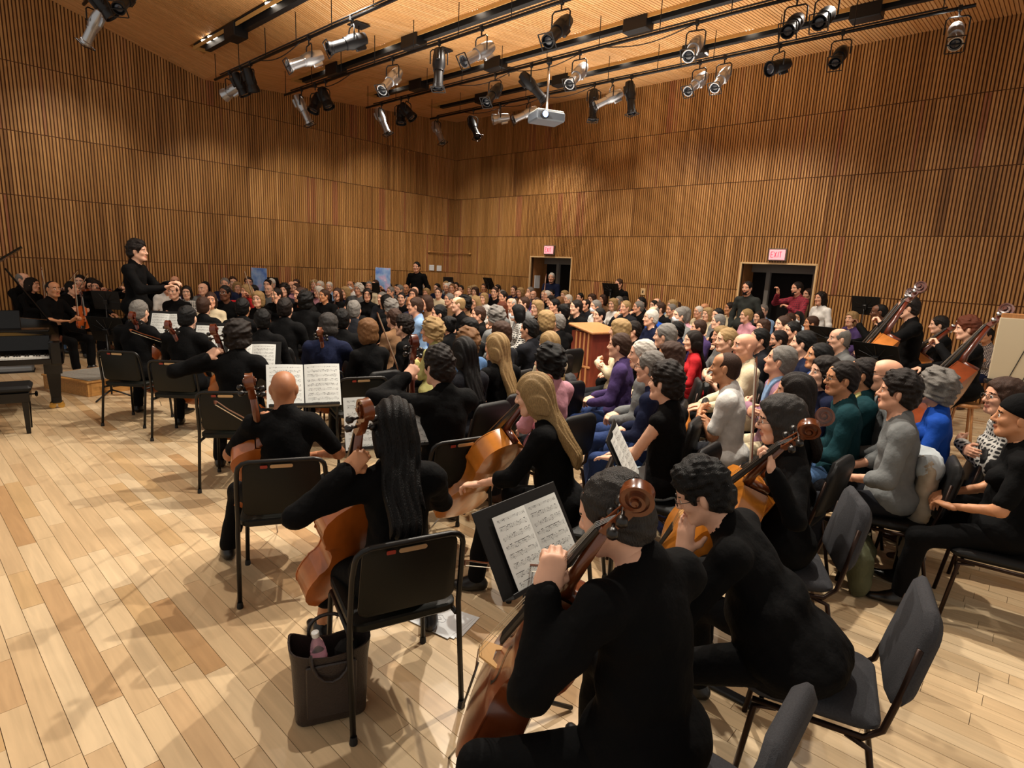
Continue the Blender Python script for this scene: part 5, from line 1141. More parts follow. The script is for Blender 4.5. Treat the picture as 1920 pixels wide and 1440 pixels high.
C40 = cellist('person with short black hair in black at cello, back to the camera', 352, 597, 4, hair='s', hc='k', skin='i', B=(-.06, .52, .25), Tpx=(316, 610), nrm=(-.1, 1, .3), lh=dict(L=(-.10, .36, .68), hL=(.4, 1, -.2), uL=(0, 0, 1), mL='half'), clabel='cello of the short black-haired player', scr='scroll_red', chlabel='black orchestra chair under the short black-haired cello player', lod=1)
C12 = cellist('person with short grey hair in black at cello, back to the camera', 262, 585, -2, hair='s', hc='g', skin='i', B=(-.14, .50, .25), Tpx=(248, 592), nrm=(-.1, 1, .3), clabel='cello of the grey-haired player near the podium', varn='cello_dark', scr='scroll_red', chlabel='black orchestra chair under the grey-haired cello player near the podium', lod=1, lh=dict(L=(-.16, .36, .68), hL=(.4, 1, -.2), uL=(0, 0, 1), mL='half'))
C76 = cellist('person with thinning dark hair in a dark blue shirt at cello, back to the camera', 616, 612, 6, hair='m', hc='a', skin='i', top='n', B=(-.08, .52, .25), Tpx=(600, 622), nrm=(-.1, 1, .3), lh=dict(L=(-.10, .36, .68), hL=(.4, 1, -.2), uL=(0, 0, 1), mL='half'), clabel='cello of the player in the dark blue shirt', scr='scroll_wood', chlabel='black orchestra chair under the player in the dark blue shirt', lod=1)
q_ = (G(650, 712, .83) + G(705, 706, .83)) / 2
music_chair('black orchestra chair between the open music and the cello neck, nobody visible on it', (q_[0] - .10, q_[1] + .22, 0), D2R(28), 'black orchestra chairs')
# conductor on the podium
cl = PD.matrix_basis @ Vector((.62, .42, .206)); pose = dict(legs='stand', lean=.02, arms=dict(L=(-.10, .36, 1.24), R=(.12, .38, 1.20), hL=(.3, .9, .3), hR=(-.3, .9, .3), uL=(.3, 0, 1), uR=(-.3, 0, 1), m='half'), hp=.05)
cp = atY(258, 472, 7.55); ph = skeleton(pose)['H']; o_ = Rz(D2R(-80)) @ ph
person('conductor, a person in black standing on the podium, hands raised, facing right', (cp[0] - o_[0], cp[1] - o_[1], .206), D2R(-80), pose, 'S', 'd', 'k', 'k', 'i', lod=1, scale=(cp[2] - .206) / ph[2])
# standing people by the walls
def stander(label, px, py, Y, yaw, hair, hc, top, sex='m', arms='side', **k):
    pose = dict(legs='stand', sex=sex, lean=0., arms=arms); h = skeleton(pose)['H']; p = atY(px, py, Y); s = min(1.16, max(.85, p[2] / h[2])); o = Rz(D2R(yaw)) @ (h * s)
    return person(label, (p[0] - o[0], p[1] - o[1], 0), D2R(yaw), pose, hair, hc, top, 'k', lod=1, scale=s, **k)
stander('person in a dark shirt standing by the left wall near the tilted poster', 781, 501, 16.2, 170, 's', 'k', 'k')
stander('person with white hair and arms folded, standing in the doorway nearer the corner', 1034, 521, 16.3, 165, 's', 'w', 'n', arms='fold')
stander('person in a dark jacket standing alone against the right wall behind a stand', 1160, 533, 14.3, 130, 's', 'n', 'k', hair_=0) if False else stander('person in a dark jacket standing alone against the right wall behind a stand', 1160, 533, 14.3, 130, 's', 'n', 'k')
stander('person in a grey vest and tie standing left of the wide doorway', 1401, 541, 11.6, 130, 's', 'k', 'v', beard=True)
stander('person in a red checked shirt raising a phone in the wide doorway', 1494, 542, 11.7, 105, 's', 'd', 'R', beard=True, arms=dict(R=(.08, .38, 1.52), hR=(-.2, .3, 1), uR=(0, -1, .2), L=(-.12, .28, 1.30), hL=(.8, .4, .3), uL=(0, 0, 1), m='half'))
stander('person half hidden behind the red checked shirt in the wide doorway', 1515, 553, 12.0, 110, 's', 'n', 'q')
stander('person in a white cardigan standing right of the wide doorway', 1538, 560, 11.1, 110, 'l', 'd', 'w', sex='f')
# double basses
def bassist(label, px, py, Y, yaw, hair, hc, skin, top, blab, varn, bw, tip, bow_=None, **k):
    pose = dict(legs=dict(L=(-.12, .22, .085), R=(.16, .38, .085)), lean=.06, hp=-.05, seat=.64, arms=dict(L=(-.16, .34, 1.22), hL=(.6, .3, .6), uL=(-.3, -.9, .2), R=(.22, .42, .92), hR=(-.4, .8, -.3), uR=(0, .3, 1), mL='grip', mR='half', m='half'))
    h = skeleton(pose)['H']; p = atY(px, py, Y); s = p[2] / h[2]; yaw = D2R(yaw); o = Rz(yaw) @ (h * s); loc = (p[0] - o[0], p[1] - o[1], 0)
    person(label, loc, yaw, pose, hair, hc, top, 'k', skin, lod=1, scale=s, **k)
    e = atY(*tip); d = unit(bw); n = Rz(yaw) @ np.array([.4, 1, .3]); n = unit(n - d * (n @ d)); b = e - d * 1.775 - n * .10; string_inst(blab, 'double bass', inst_M(b, b + d, n), 'bass', varn, 'scroll_red', 'double basses at the right', round(min(.5, max(.05, b[2] / max(.3, d[2]))), 2))
    t = thing('bass_stool', 'tall wooden stool under the ' + blab.split(' held by ')[-1], 'stool', loc, yaw, 'bass stools'); z = .62 * s
    MB().lathe([(.16, z - .05), (.17, z - .03), (.16, z - .01)], 16).build('seat', MATS['jamb_wood'], t)
    for q in range(4): a = PI / 4 + q * PI / 2; MB().tube([(.11 * math.cos(a), .11 * math.sin(a), z - .05), (.19 * math.cos(a), .19 * math.sin(a), .0)], .014, 6).build('leg', MATS['jamb_wood'], t)
bassist('bald person with glasses at a double bass, furthest of the bass players', 1648, 586, 9.0, 66, 'z', 'k', 'd', 'k', 'double bass held by the bald bass player', 'bass_wood', (.45, -.05, .86), (1706, 548, 8.4), glasses=True)
bassist('bearded person in a dark shirt bent over a double bass', 1702, 578, 7.6, 64, 's', 'd', 'i', 'k', 'double bass held by the bearded bass player', 'bass_wood', (.42, -.10, .86), (1724, 537, 7.0), beard=True)
bassist('person in black with swept brown hair at a red-brown double bass near the right edge', 1813, 618, 6.6, 62, 'S', 'r', 'i', 'k', 'double bass held by the swept-haired bass player', 'bass_red', (.50, -.08, .86), (1884, 580, 6.0))
bassist('person with short dark hair at a double bass beside the swept-haired bass player', 1760, 610, 8.0, 64, 's', 'd', 'i', 'k', 'double bass held by the short-haired bass player', 'bass_wood', (.70, -.05, .68), (1806, 600, 7.6))
# ------------------------------------------------------------------ everyone else: pixel of the head, hair+colour, top, sex, flags
# flags: G glasses, M white mask, K black mask, B beard, C chin on hand, X arms crossed, H hands folded, V violin on the knee, P playing, A away (back to camera), t/d/m skin, S short sleeve, N no sleeve, Z bare-shouldered
PEOPLE = '''18 522 ld k f V|41 531 tg k m V|62 515 sk k m|100 548 zk k m VSt|110 525 ld a f|134 528 sk a m GP|168 531 ld k f P|209 527 sw k m P|298 537 sy w m S|312 531 b p m|344 526 lk m f|327 552 un k f|350 546 ld x f|368 528 sn p m|384 524 sk a m|383 541 bg g m|404 527 sn n m
415 538 sg n m M|434 523 b p m|437 536 my n f G|400 559 ln e f|421 556 sk k m d|453 532 sw i m|471 544 my r f P|491 543 sk k m|487 561 my k f|502 542 b g m|532 533 sw n m|527 546 cd a f G|534 521 sd c m GA2|549 520 sk d m B|548 541 sn i m|563 533 sw c m|582 526 sn k m P|573 549 uk k f|618 535 sk k m|629 552 ln k f GVZ
647 528 sn n m P|660 541 b w m M|669 548 cw g m|682 555 hd k f G|699 533 sn i m|712 558 sg a m|720 578 cg k m A|733 533 sd q m|733 547 sg k m|738 568 lk k f A|761 543 b n m|767 533 sl q m|760 569 b n m A|774 555 ln q f|784 541 sw e m|794 561 ld c f|807 531 b n m|822 535 sw g m|831 544 sk n m|850 541 ld k f|870 532 sd p m
808 574 ln q f|836 562 sg q m G|851 576 ty k m|868 557 b w m|799 546 my e f|814 552 sn e m|786 551 b g m|748 546 sg g m|753 557 sd k m|896 535 md p f|903 544 my e f|919 537 sy g m|931 537 sw w m|948 532 sd i m|959 543 my q f|972 545 sn p m|901 558 my w f|928 554 sn k m|952 553 sg k m|984 554 b p m|898 572 ly k f|928 574 lr g f
967 569 tw w m G|998 570 sn i m|1008 552 my q f|1023 553 sg g m|1038 559 sw k m|1007 584 my k f GH|1027 576 sk k m|1053 568 ll k f|1060 551 sn n m|1073 558 sk c m|1103 571 pd a f|960 591 lk x f M|928 601 cg g m A|868 613 mk k f A|890 629 cl d f AG|925 622 mn a f A|930 652 Ly k f A|1022 609 my k f A|1045 603 sg k m A|1048 642 ly e f A
1028 680 ck i f A|868 662 Lk a f A|834 609 uk k f A|798 614 cy y f G|768 608 Sd k m|703 620 ml k f A|642 604 sk k m A|587 575 ck k m A|492 600 sk k m Ad|397 577 sn k m A|1100 555 sy q m|1113 558 sw e m|1125 556 md g f|1139 556 b g m|1131 580 sg w m M|1167 558 my e f|1182 561 sk k m|1193 563 mn q f|1164 570 sg g m|1168 582 sy a m C
1207 580 sg k m GC|1218 570 sk n m|1229 568 sg i m|1245 573 tg c m G|1260 570 sk k m|1273 570 sn q m|1287 574 sg g m|1313 573 sn w m|1345 579 b w m|1352 570 sk k m|1244 587 tg b m|1272 589 cg e f|1223 602 sw n m G|1271 602 sg g m MG|1289 596 mg i f|1278 619 sk n m C|1307 614 sn p m|1338 598 sk g m G|1313 633 ld r f|1335 645 sy k m S|1157 645 sn p m H
1174 634 my e f|1203 666 sw g m H|1218 690 sg n f GH|1247 720 Sd k f N|1360 690 zn w m SX|1394 664 b e m|1383 582 sd e m|1390 594 sy i f|1372 608 sg k m G|1425 593 ld k f|1447 588 sg c m G|1495 597 lk j f M|1477 598 sn e m|1445 614 sn k m|1463 636 sd k m B|1479 630 sk k m|1462 678 sg h m X|1502 657 sk n m|1533 675 sk u m|1538 642 tg g m|1488 738 ld k f A
1577 712 sd t m G|1615 703 sd t m|1661 704 b g m G|1683 738 Sd g m E|1752 728 cg b f K|1880 746 mn x f XG|1908 785 kk k f SH|1595 606 my p m G|1857 622 sd P m|660 576 sk k m A|600 546 mw i f|610 553 sn k m|645 549 my n f|690 541 sg e m|520 557 sd k m|555 561 sn k m P|1085 587 sd k m|1411 611 mn k f|1321 591 my e f|1300 581 sw e m|1205 562 mn e f|880 548 mn k f|940 561 sd q m
991 541 sd k m|1045 548 sd k m|1090 561 sk k m|1150 573 my w f|440 578 sk k m A|535 590 sd k m A|668 590 sg a m A|1405 572 sn k m|1330 571 my e f|1230 585 sn k m|1110 590 sk a m|1060 590 sk k m A|985 575 sn g m|880 575 ck q f|905 590 sn k m|820 590 sk a m|780 585 sn c m|1520 610 sn q m|1420 640 sk a m|1350 625 my g f|590 540 sw k m|470 530 sn q m|515 530 my i f|250 535 sd k m P|1545 700 md n f|1240 640 sg o m|1200 615 sd k m|1255 670 mn k f|985 620 sk a m A|745 600 sn q m A'''
HW = {'s': 'short {} hair', 'S': 'swept {} hair', 'z': 'cropped {} hair', 't': 'thinning {} hair', 'c': 'curly {} hair', 'm': '{} bob', 'l': 'long {} hair', 'L': 'very long {} hair', 'p': '{} ponytail', 'u': '{} bun', 'k': 'black beanie', 'h': 'grey sun hat', 'b': 'bald head'}
CW = {'k': 'black', 'd': 'dark', 'n': 'brown', 'l': 'light brown', 'y': 'blonde', 'g': 'grey', 'w': 'white', 'r': 'red-brown', 'a': 'grey-black', 'p': '', 'i': '', 'e': ''}
TW = {'k': 'black', 'a': 'charcoal', 'n': 'navy', 'b': 'bright blue', 'c': 'pale blue', 'w': 'white', 'e': 'cream', 'g': 'grey', 'o': 'olive', 'y': 'pale green', 't': 'dark teal', 'r': 'red', 'i': 'pink', 'p': 'purple', 'm': 'maroon', 'q': 'tan', 'd': 'denim blue', 'h': 'mauve', 'x': 'checked', 'u': 'slate blue', 'j': 'icy blue', 'P': 'patterned', 'R': 'red', 'v': 'grey', 's': 'blue', 'f': 'tan'}
LMK = [(258, 470, 'by the conductor'), (60, 620, 'behind the piano'), (486, 520, 'below the framed poster'), (718, 520, 'below the tilted poster'), (850, 520, 'below the room corner'), (1034, 510, 'before the doorway near the corner'), (1115, 620, 'by the lectern'), (1207, 547, 'near the wall outlet'), (1460, 520, 'before the wide doorway'), (1700, 640, 'near the double basses'), (1000, 735, 'behind the blonde cello player'), (820, 690, 'behind the two-handed cello player'), (1460, 790, 'behind the cello player with red glasses'), (560, 620, 'behind the open music'), (1350, 620, 'in the right half of the crowd'), (940, 590, 'in the middle of the crowd'), (650, 560, 'in the violins')]
EXTRA = {(1683, 738): ('person in a grey sweatshirt with pushed-up sleeves, hands together, right of centre', {}), (1615, 703): ('person in a dark teal cardigan over a yellow shirt', {}), (1752, 728): ('person in a bright blue fleece and black face mask', {}), (1880, 746): ('person in a black and white checked shirt with arms crossed at the right edge', {}), (1908, 785): ('person in black with a black beanie, hands on knee, cut off by the right edge', {}), (1247, 720): ('person with short dark hair in a sleeveless black top behind a music stand', {}), (1360, 690): ('person with cropped hair in a white t-shirt and strap, arms crossed', {}), (1462, 678): ('person with grey swept hair in a mauve checked blazer, arms crossed, looking up', {}), (100, 548): ('person in short black sleeves, violin on knee and bow raised, beside the piano', {})}
rp = random.Random(21); REC = []
def wallclamp(x, y, m=.55):
    u, v = to_uv((x, y)); u2, v2 = max(u, m), max(v, m); p = RW(u2, v2); return p[0], p[1]
for row in PEOPLE.replace('\n', '|').split('|'):
    f = row.split(); px, py = int(f[0]), int(f[1]); h = f[2]; top = f[3]; sex = f[4]; fl = f[5] if len(f) > 5 else ''
    p = G(px, py, 1.215); x, y = wallclamp(p[0], p[1]); REC.append(dict(px=px, py=py, hair=h[0], hc=h[1] if len(h) > 1 else 'n', top=top, sex=sex, fl=fl, x=x, y=y))
fixed = [np.array(q[1][:2]) for q in (H1, H2, H3, H4, H5, H6, H7, C42, C40, C12, C76)]
for it in range(40):                       # ease apart people whose seats would collide
    for i, a in enumerate(REC):
        for b in REC[i + 1:]:
            dx, dy = a['x'] - b['x'], a['y'] - b['y']; d = math.hypot(dx, dy)
            if d < .68 and (a['y'] > 5.5 or b['y'] > 5.5):
                if d < .01: dx, d = .01, .01
                q = (.68 - d) / 2 * .5 / d
                # mostly along the line of sight so that heads stay where they are seen
                sx, sy = unit([a['x'], a['y']]); al = (dx * sx + dy * sy); w = .72
                mx, my = dx * (1 - w) + sx * al * w, dy * (1 - w) + sy * al * w
                if abs(al) < .12: sg = 1 if (i % 2) else -1; mx += sx * .12 * sg; my += sy * .12 * sg
                a['x'] += mx * q; a['y'] += my * q; b['x'] -= mx * q; b['y'] -= my * q
for a in REC: a['x'], a['y'] = wallclamp(a['x'], a['y'])
LAB = {}
for a in REC:
    hair = HW[a['hair']].format(CW.get(a['hc'], '')).replace('  ', ' ') if a['hair'] != 'b' else 'bald head'
    lm = min(LMK, key=lambda q: math.hypot(q[0] - a['px'], (q[1] - a['py']) * 1.8))[2]
    g = ' and mask' if set('MK') & set(a['fl']) else ' and glasses' if 'G' in a['fl'] else ' and beard' if 'B' in a['fl'] else ''
    a['desc'] = (f"person with {hair}{g} in {TW[a['top']]}, {'seen from behind, ' if 'A' in a['fl'] else ''}", lm)
    LAB.setdefault(a['desc'], []).append(a)
for (d, lm), L in LAB.items():
    L.sort(key=lambda q: q['px']); n = len(L)
    for k, a in enumerate(L):
        pre = '' if n == 1 else (['left', 'right'][k] + ' one: ' if n == 2 else ['leftmost', 'second', 'third', 'fourth', 'fifth', 'sixth'][k] + f' from left: ')
        a['label'] = ' '.join((pre + d + lm).split()[:16])
for a in REC:
    ex = EXTRA.get((a['px'], a['py']))
    if ex: a['label'] = ex[0]
SK = {'t': 't', 'd': 'd', 'm': 'm'}
PROTO_HY = (0, .28, -.28)
for a in REC:
    fl = a['fl']; dist = math.hypot(a['x'], a['y']); lod = 0 if dist < 5.2 else 1 if dist < 8.5 else 2
    tx, ty = COND
    yaw = face_to(a['x'], a['y'])
    if a['px'] < 230: yaw = D2R(-95) if a['px'] < 120 else D2R(-160)
    elif 'A' in fl: yaw = D2R(10 if a['px'] < 700 else 48)
    elif a['px'] < 760 and a['py'] > 540: yaw = D2R(170) if a['px'] > 430 else D2R(-160)
    yaw += rp.uniform(-.14, .14)
    arms_ = 'chin' if 'C' in fl else 'cross' if 'X' in fl else 'clasp' if 'H' in fl else rp.choice(['lap', 'lap', 'clasp', 'fold', 'cross', 'lap', 'fold'])
    pose = dict(sex=a['sex'], arms=arms_, lean=rp.choice([0., .08]) if lod < 2 else .04, hy=rp.choice(PROTO_HY) if 'A' not in fl else rp.choice((0, .28)), hp=.04)
    if 'V' in fl: pose['arms'] = dict(L=(-.12, .36, .86), hL=(.5, .4, .6), uL=(-.3, -.8, .3), mL='grip', R=(.14, .42, .80), hR=(-.2, .7, .6), uR=(0, -.5, .8), mR='grip', m='half')
    if 'P' in fl: pose['arms'] = dict(L=(-.26, .36, 1.14), hL=(.5, .1, .8), uL=(-.3, -.9, .1), mL='grip', R=(.22, .36, 1.10), hR=(-.5, .6, .4), uR=(.1, -.4, .9), mR='half', pR=(1, -.1, -.4), pL=(-.5, .2, -1), m='half')
    if 'E' in fl: pose.update(arms='clasp', sleeve='elbow', lean=.06, hy=0, hp=.10)
    if 'S' in fl: pose['sleeve'] = 'short'
    if 'N' in fl or 'Z' in fl: pose['sleeve'] = 'none'
    if (a['px'], a['py']) == (1462, 678): pose['hp'] = .28
    if (a['px'], a['py']) in ((1615, 703), (1533, 675)): pose.update(hp=.12, hy=0)
    sc = rp.choice([.96, .98, 1., 1.02, 1.04]) if dist > 5.2 else 1.
    skin = next((SK[c] for c in fl if c in SK), rp.choice('pppiii' if a['hc'] in 'ywgl' else 'piipt'))
    h = skeleton(pose)['H'] * sc; o = Rz(yaw) @ h; loc = (a['x'] - o[0], a['y'] - o[1], 0)
    if dist < 5.5: loc = seat_at(a['px'], a['py'], pose, yaw, sc)
    leg = 'k' if a['top'] == 'k' and rp.random() < .75 else rp.choice(['u', 'k', 'a', 'n', 'q', 'k', 'd'])
    leg = {(1462, 678): 'e', (1247, 720): 'j', (1683, 738): 'a', (1360, 690): 'a', (1203, 666): 'u', (1218, 690): 'u', (1157, 645): 'u'}.get((a['px'], a['py']), leg)
    a['loc'], a['yaw'], a['lod'] = loc, yaw, lod
    t, J = person(a['label'], loc, yaw, pose, a['hair'], a['hc'], a['top'], leg, skin, 'G' in fl, 'mask_white' if 'M' in fl else 'mask_black' if 'K' in fl else None, 'B' in fl, sc, None, lod, rp.choice(['shoe_black', 'shoe_black', 'shoe_brown']))
    a['J'] = J
    pc = {(1615, 703): 'y', (1462, 678): 'c'}.get((a['px'], a['py']))
    if pc:
        def panel():
            sd = SDF(); torso(sd, J, .016); sd.sub(lambda X, Y, Z: (.045 + .20 * np.maximum(Z - .90, 0)) - np.abs(X) + 0 * Y, .004).sub(lambda X, Y, Z: Y - .02 + 0 * X).sub(lambda X, Y, Z: Z - .66 + 0 * X); V, Q = polygonize(sd, .010); return np_mesh('inner_shirt', V, Q, [MATS['cloth_' + pc]])
        link('inner_shirt', panel(), t)
    sub = a['label'].replace('person with ', '').replace('person in ', '').replace(', seen from behind', '')
    if lod < 2:
        cl = 'padded chair under: ' + a['label'].replace('person with ', '').replace('person in ', ''); pad_chair(' '.join(cl.split()[:16]), loc, yaw, 'padded chairs of the listeners', 'pad_black')
    if 'V' in fl or 'P' in fl:
        who = ' '.join(sub.split()[:12])
        if 'V' in fl: b = W2(loc, yaw, (-.02, .46, .67)); e = W2(loc, yaw, (-.10, .40, 1.2)); n = Rz(yaw) @ np.array([.1, 1, .1])
        else: b = W2(loc, yaw, (-.085, .10, 1.10)); e = W2(loc, yaw, (-.36, .52, 1.16)); n = np.array([0, 0, 1.])
        string_inst('violin held by: ' + who, 'violin', inst_M(b, e, n), 'violin', 'violin_varnish', 'scroll_red', 'violins in the orchestra')
        r0 = W2(loc, yaw, J['WR'] * sc); fd = Rz(yaw) @ (np.array([.25, .2, 1.]) if 'V' in fl else np.array([-.55, .75, .55])); r0 = r0 + Rz(yaw) @ np.array([-.02, .07, .03])
        bow('bow held by: ' + who, r0, r0 + unit(fd), (0, -1, .1) if 'V' in fl else (0, .3, 1), 'bows in the orchestra')
# ------------------------------------------------------------------ music stands with their music
def stand_px(label, px, py, z, yaw, tilt=.5, mlabel=None, **k):
    p = G(px, py, z); t, D = music_stand(label, (p[0], p[1], 0), D2R(yaw), z, tilt, 'music stands', w=k.pop('w', .50))
    if mlabel: open_music(mlabel, t, D, group='open music on the stands', **k)
    return t, D
stand_px('black music stand with open music in front of the largest foreground player', 1026, 1082, .72, 49, .56, 'open printed music on the stand before the foreground player, notes readable', pw=.195, ph=.285, x0=.02)
stand_px('black music stand before the shaved-headed player', 572, 764, .80, 22, .50, 'open printed music past the shaved head, right page curling', pw=.26, ph=.335, m='music_page_wide', gap=.004)
stand_px('black music stand before the player with long black hair', 728, 842, .74, 22, .45, 'open printed music either side of the long black hair', pw=.26, ph=.335)
stand_px('black music stand before the grey-haired cello player', 312, 630, .84, 3, .40, 'open printed music between the grey-haired and black-haired cello players', pw=.215, ph=.29)
stand_px('black music stand before the short black-haired cello player', 402, 660, .84, 6, .40, 'open printed music between the black-haired and curly-haired cello players', pw=.215, ph=.29)
stand_px('black music stand before the curly-haired cello player', 470, 706, .82, 12, .42, 'open printed music right of the curly-haired cello player', pw=.205, ph=.30, m='music_page_wide')
stand_px('black music stand seen edge-on beside the blonde player', 1192, 905, .76, 76, .50, 'open printed music seen edge-on, pages standing up like a tent', pw=.20, ph=.31)
stand_px('black music stand seen from the back between violin player and conductor', 210, 640, .74, 172, .30)
stand_px('black music stand from the back, behind the one beside the podium, light ledge', 204, 580, .84, 178, .2)
stand_px('tall black music stand seen from the back before the wide doorway crowd', 1556, 650, 1.02, 128, .55)
stand_px('tall black music stand seen from the back, nearest the bass players', 1648, 692, .98, 118, .50)
stand_px('small dark music stand at the back left of the lectern crowd', 1082, 598, 1.0, 60, .5)
stand_px('small dark music stand before the person alone at the right wall', 1148, 556, 1.34, 130, .35)
stand_px('small dark music stand below the room corner', 922, 543, 1.33, 120, .45)
stand_px('small dark music stand just left of the tilted poster', 697, 553, 1.05, 170, .3)
stand_px('small dark music stand below and right of the framed poster', 512, 545, 1.1, 160, .3)
stand_px('small dark music stand before the bald bass player', 1622, 590, 1.37, 120, .2)
# bows that are seen as pale lines
def bow_px(label, a, b, za, up=(0, 0, 1), L=.73):
    A = G(a[0], a[1], za); zs = np.linspace(za - .73, za + .73, 293); c = [G(b[0], b[1], z) for z in zs if z < 1.85]; B_ = min(c, key=lambda q: abs(np.linalg.norm(q - A) - L)); return bow(label, A, B_, up, 'bows of the cello players')
bow_px('bow lying from the foreground player\'s hand to the left', (1030, 1062), (866, 1050), .84)
bow_px('bow held upright by the player with red glasses', (1408, 900), (1420, 668), .78, (0, -1, 0))
bow_px('pale bow beside the curly-haired cello player\'s knee', (478, 796), (402, 750), .72)
bow_px('pale bow lying across the grey-haired cello player\'s back', (310, 640), (242, 616), .98)
bow_px('long pale bow rising left of the two-handed cello player', (745, 690), (706, 585), .90, (0, -1, 0))
bow_px('upright bow raised by the person in red', (482, 582), (456, 506), 1.02, (0, -1, 0))
bow_px('upright bow before the doorway nearer the corner', (1014, 612), (1024, 518), 1.12, (0, -1, 0))
bow_px('bow lying on the floor side of the edge-on music stand', (1290, 930), (1212, 926), .55)
# ------------------------------------------------------------------ things on the floor and on chairs
mat('bag_leather', '2c2320', .45, bump=.25, bscale=160.); mat('bag_inside', '15110f', .9); mat('bottle_clear', 'eef3f5', .05, trans=.92); mat('bottle_label', 'd98a9f', .5); mat('bottle_cap', 'e8e8e6', .4); mat('screen_dark', '0c1018', .1); mat('screen_blue', '3a5cff', .3, emit='4a66ff', estr=1.2); mat('phone_case', '0d0f14', .3)
mat('coat_beige', 'a89a86', .85, bump=.4, bscale=30., var=.12, vscale=12.); mat('coat_grey', 'b9c2c6', .85, bump=.4, bscale=30.); mat('coat_orange', 'cf7a1e', .7, bump=.3, bscale=30., var=.3, vscale=16.); mat('coat_navy', '1b2a5c', .7, bump=.4, bscale=40.); mat('pack_black', '18181c', .8, bump=.4, bscale=60.); mat('bag_olive', '47492f', .8, bump=.3, bscale=60.); mat('strap_pale', 'b8ae90', .7)
b0 = G(628, 1345, 0); TB = thing('tote_bag', 'dark brown leather tote bag standing by the centre foreground chair', 'bag', (b0[0] - .03, b0[1] + .04, 0), D2R(22))
def bag_side():
    mb = MB(); n = 24; H_ = .36; 
    ring = lambda w, d, z, sag=0: np.array([(w * math.copysign(abs(math.cos(t)) ** .5, math.cos(t)), d * math.copysign(abs(math.sin(t)) ** .5, math.sin(t)), z - sag * (1 - abs(math.cos(t))) + .006 * math.sin(3 * t)) for t in np.linspace(0, 2 * PI, n, endpoint=False)])
    R_ = [ring(.135, .07, .0), ring(.145, .085, .02), ring(.15, .085, .15), ring(.155, .085, .28), ring(.165, .088, H_, .05), ring(.157, .080, H_ - .002, .05), ring(.147, .075, .2), ring(.13, .06, .03)]
    V = np.concatenate(R_); f = [[i * n + j, i * n + (j + 1) % n, (i + 1) * n + (j + 1) % n, (i + 1) * n + j] for i in range(7) for j in range(n)]; f.append(list(range(n))[::-1]); f.append([7 * n + j for j in range(n)]); mb.add(V, f); return mb
bag_side().build('body', MATS['bag_leather'], TB, 40)
MB().bbox((0, -.089, .17), (.20, .012, .24), .005).build('front_pocket', MATS['bag_leather'], TB, 40)
for s in (-1, 1): MB().tube([(-.08, s * .085, .30)] + [(-.08 * math.cos(a), s * (.09 + .02 * math.sin(a)), .34 + (.05 if s > 0 else -.12) * math.sin(a)) for a in np.linspace(0, PI, 9)] + [(.08, s * .085, .30)], .008, 6).build('handle', MATS['bag_leather'], TB, True)
MB().bbox((.07, .01, .25), (.10, .08, .14), .03, Rz(.3)).build('dark_pouch', MATS['bag_inside'], TB, 40)
bp_ = TB.matrix_basis @ Vector((-.03, -.02, .17)); BT = thing('water_bottle', 'clear plastic water bottle with a pink label, sticking out of the tote bag', 'bottle', bp_, 0); BT.rotation_euler = (.12, -.08, 0)
MB().lathe([(.028, 0), (.033, .01), (.033, .14), (.031, .16), (.024, .195), (.014, .215), (.013, .228)], 18).build('bottle_body', MATS['bottle_clear'], BT, 40); MB().lathe([(.0335, .05), (.0338, .055), (.0338, .125), (.0335, .13)], 18).build('label', MATS['bottle_label'], BT, True); MB().lathe([(.0145, .224), (.0155, .226), (.0155, .245), (.013, .247)], 16).build('cap', MATS['bottle_cap'], BT, 40)
# sheets of paper on the floor
p0 = G(830, 1166, 0); PP = thing('floor_papers', 'white sheets of paper with a small pencil drawing, on the floor behind the centre chair', 'paper', (p0[0], p0[1], .0), D2R(58)); mat('pencil', '9aa0a8', .8)
for k in range(3): MB().bbox((.012 * k, -.018 * k + .02, .003 + .0016 * (2 - k) + .001), (.215, .28, .0012), .0004, Rz(.06 * k)).build('sheet', MATS['paper'], PP)
mb = MB(); mb.tube([(.03 * math.cos(t) * (1 + .3 * math.sin(3 * t)), .02 + .035 * math.sin(t), .0085) for t in np.linspace(0, 6.2, 22)], .0011, 4); mb.tube([(-.012, .03, .0085), (.005, .012, .0085), (.016, .035, .0085)], .0011, 4); mb.build('drawing', MATS['pencil'], PP)
# phone on the grey chair
c6 = H6[1]; q = G(1550, 1268, .475); PH = thing('phone', 'dark phone with a lit blue screen lying on the grey chair seat', 'phone', (q[0], q[1], .471), D2R(35)); MB().bbox((0, 0, .005), (.155, .075, .009), .004).build('case', MATS['phone_case'], PH, 40); MB().bbox((0, 0, .0101), (.146, .068, .0012), .0005).build('screen', MATS['screen_dark'], PH)
mb = MB()
SEG = {'1': 'bc', '0': 'abcdef', ':': ''}
for k, x in enumerate((-.022, -.010, .006, .018)): mb.box((x, .004, .011), (.0016 if k in (0, 1) else .007, .012, .0006)); 
mb.box((.0, -.012, .011), (.05, .0022, .0006)).box((.046, -.004, .011), (.007, .004, .0006)); mb.build('clock_digits', MATS['screen_blue'], PH)
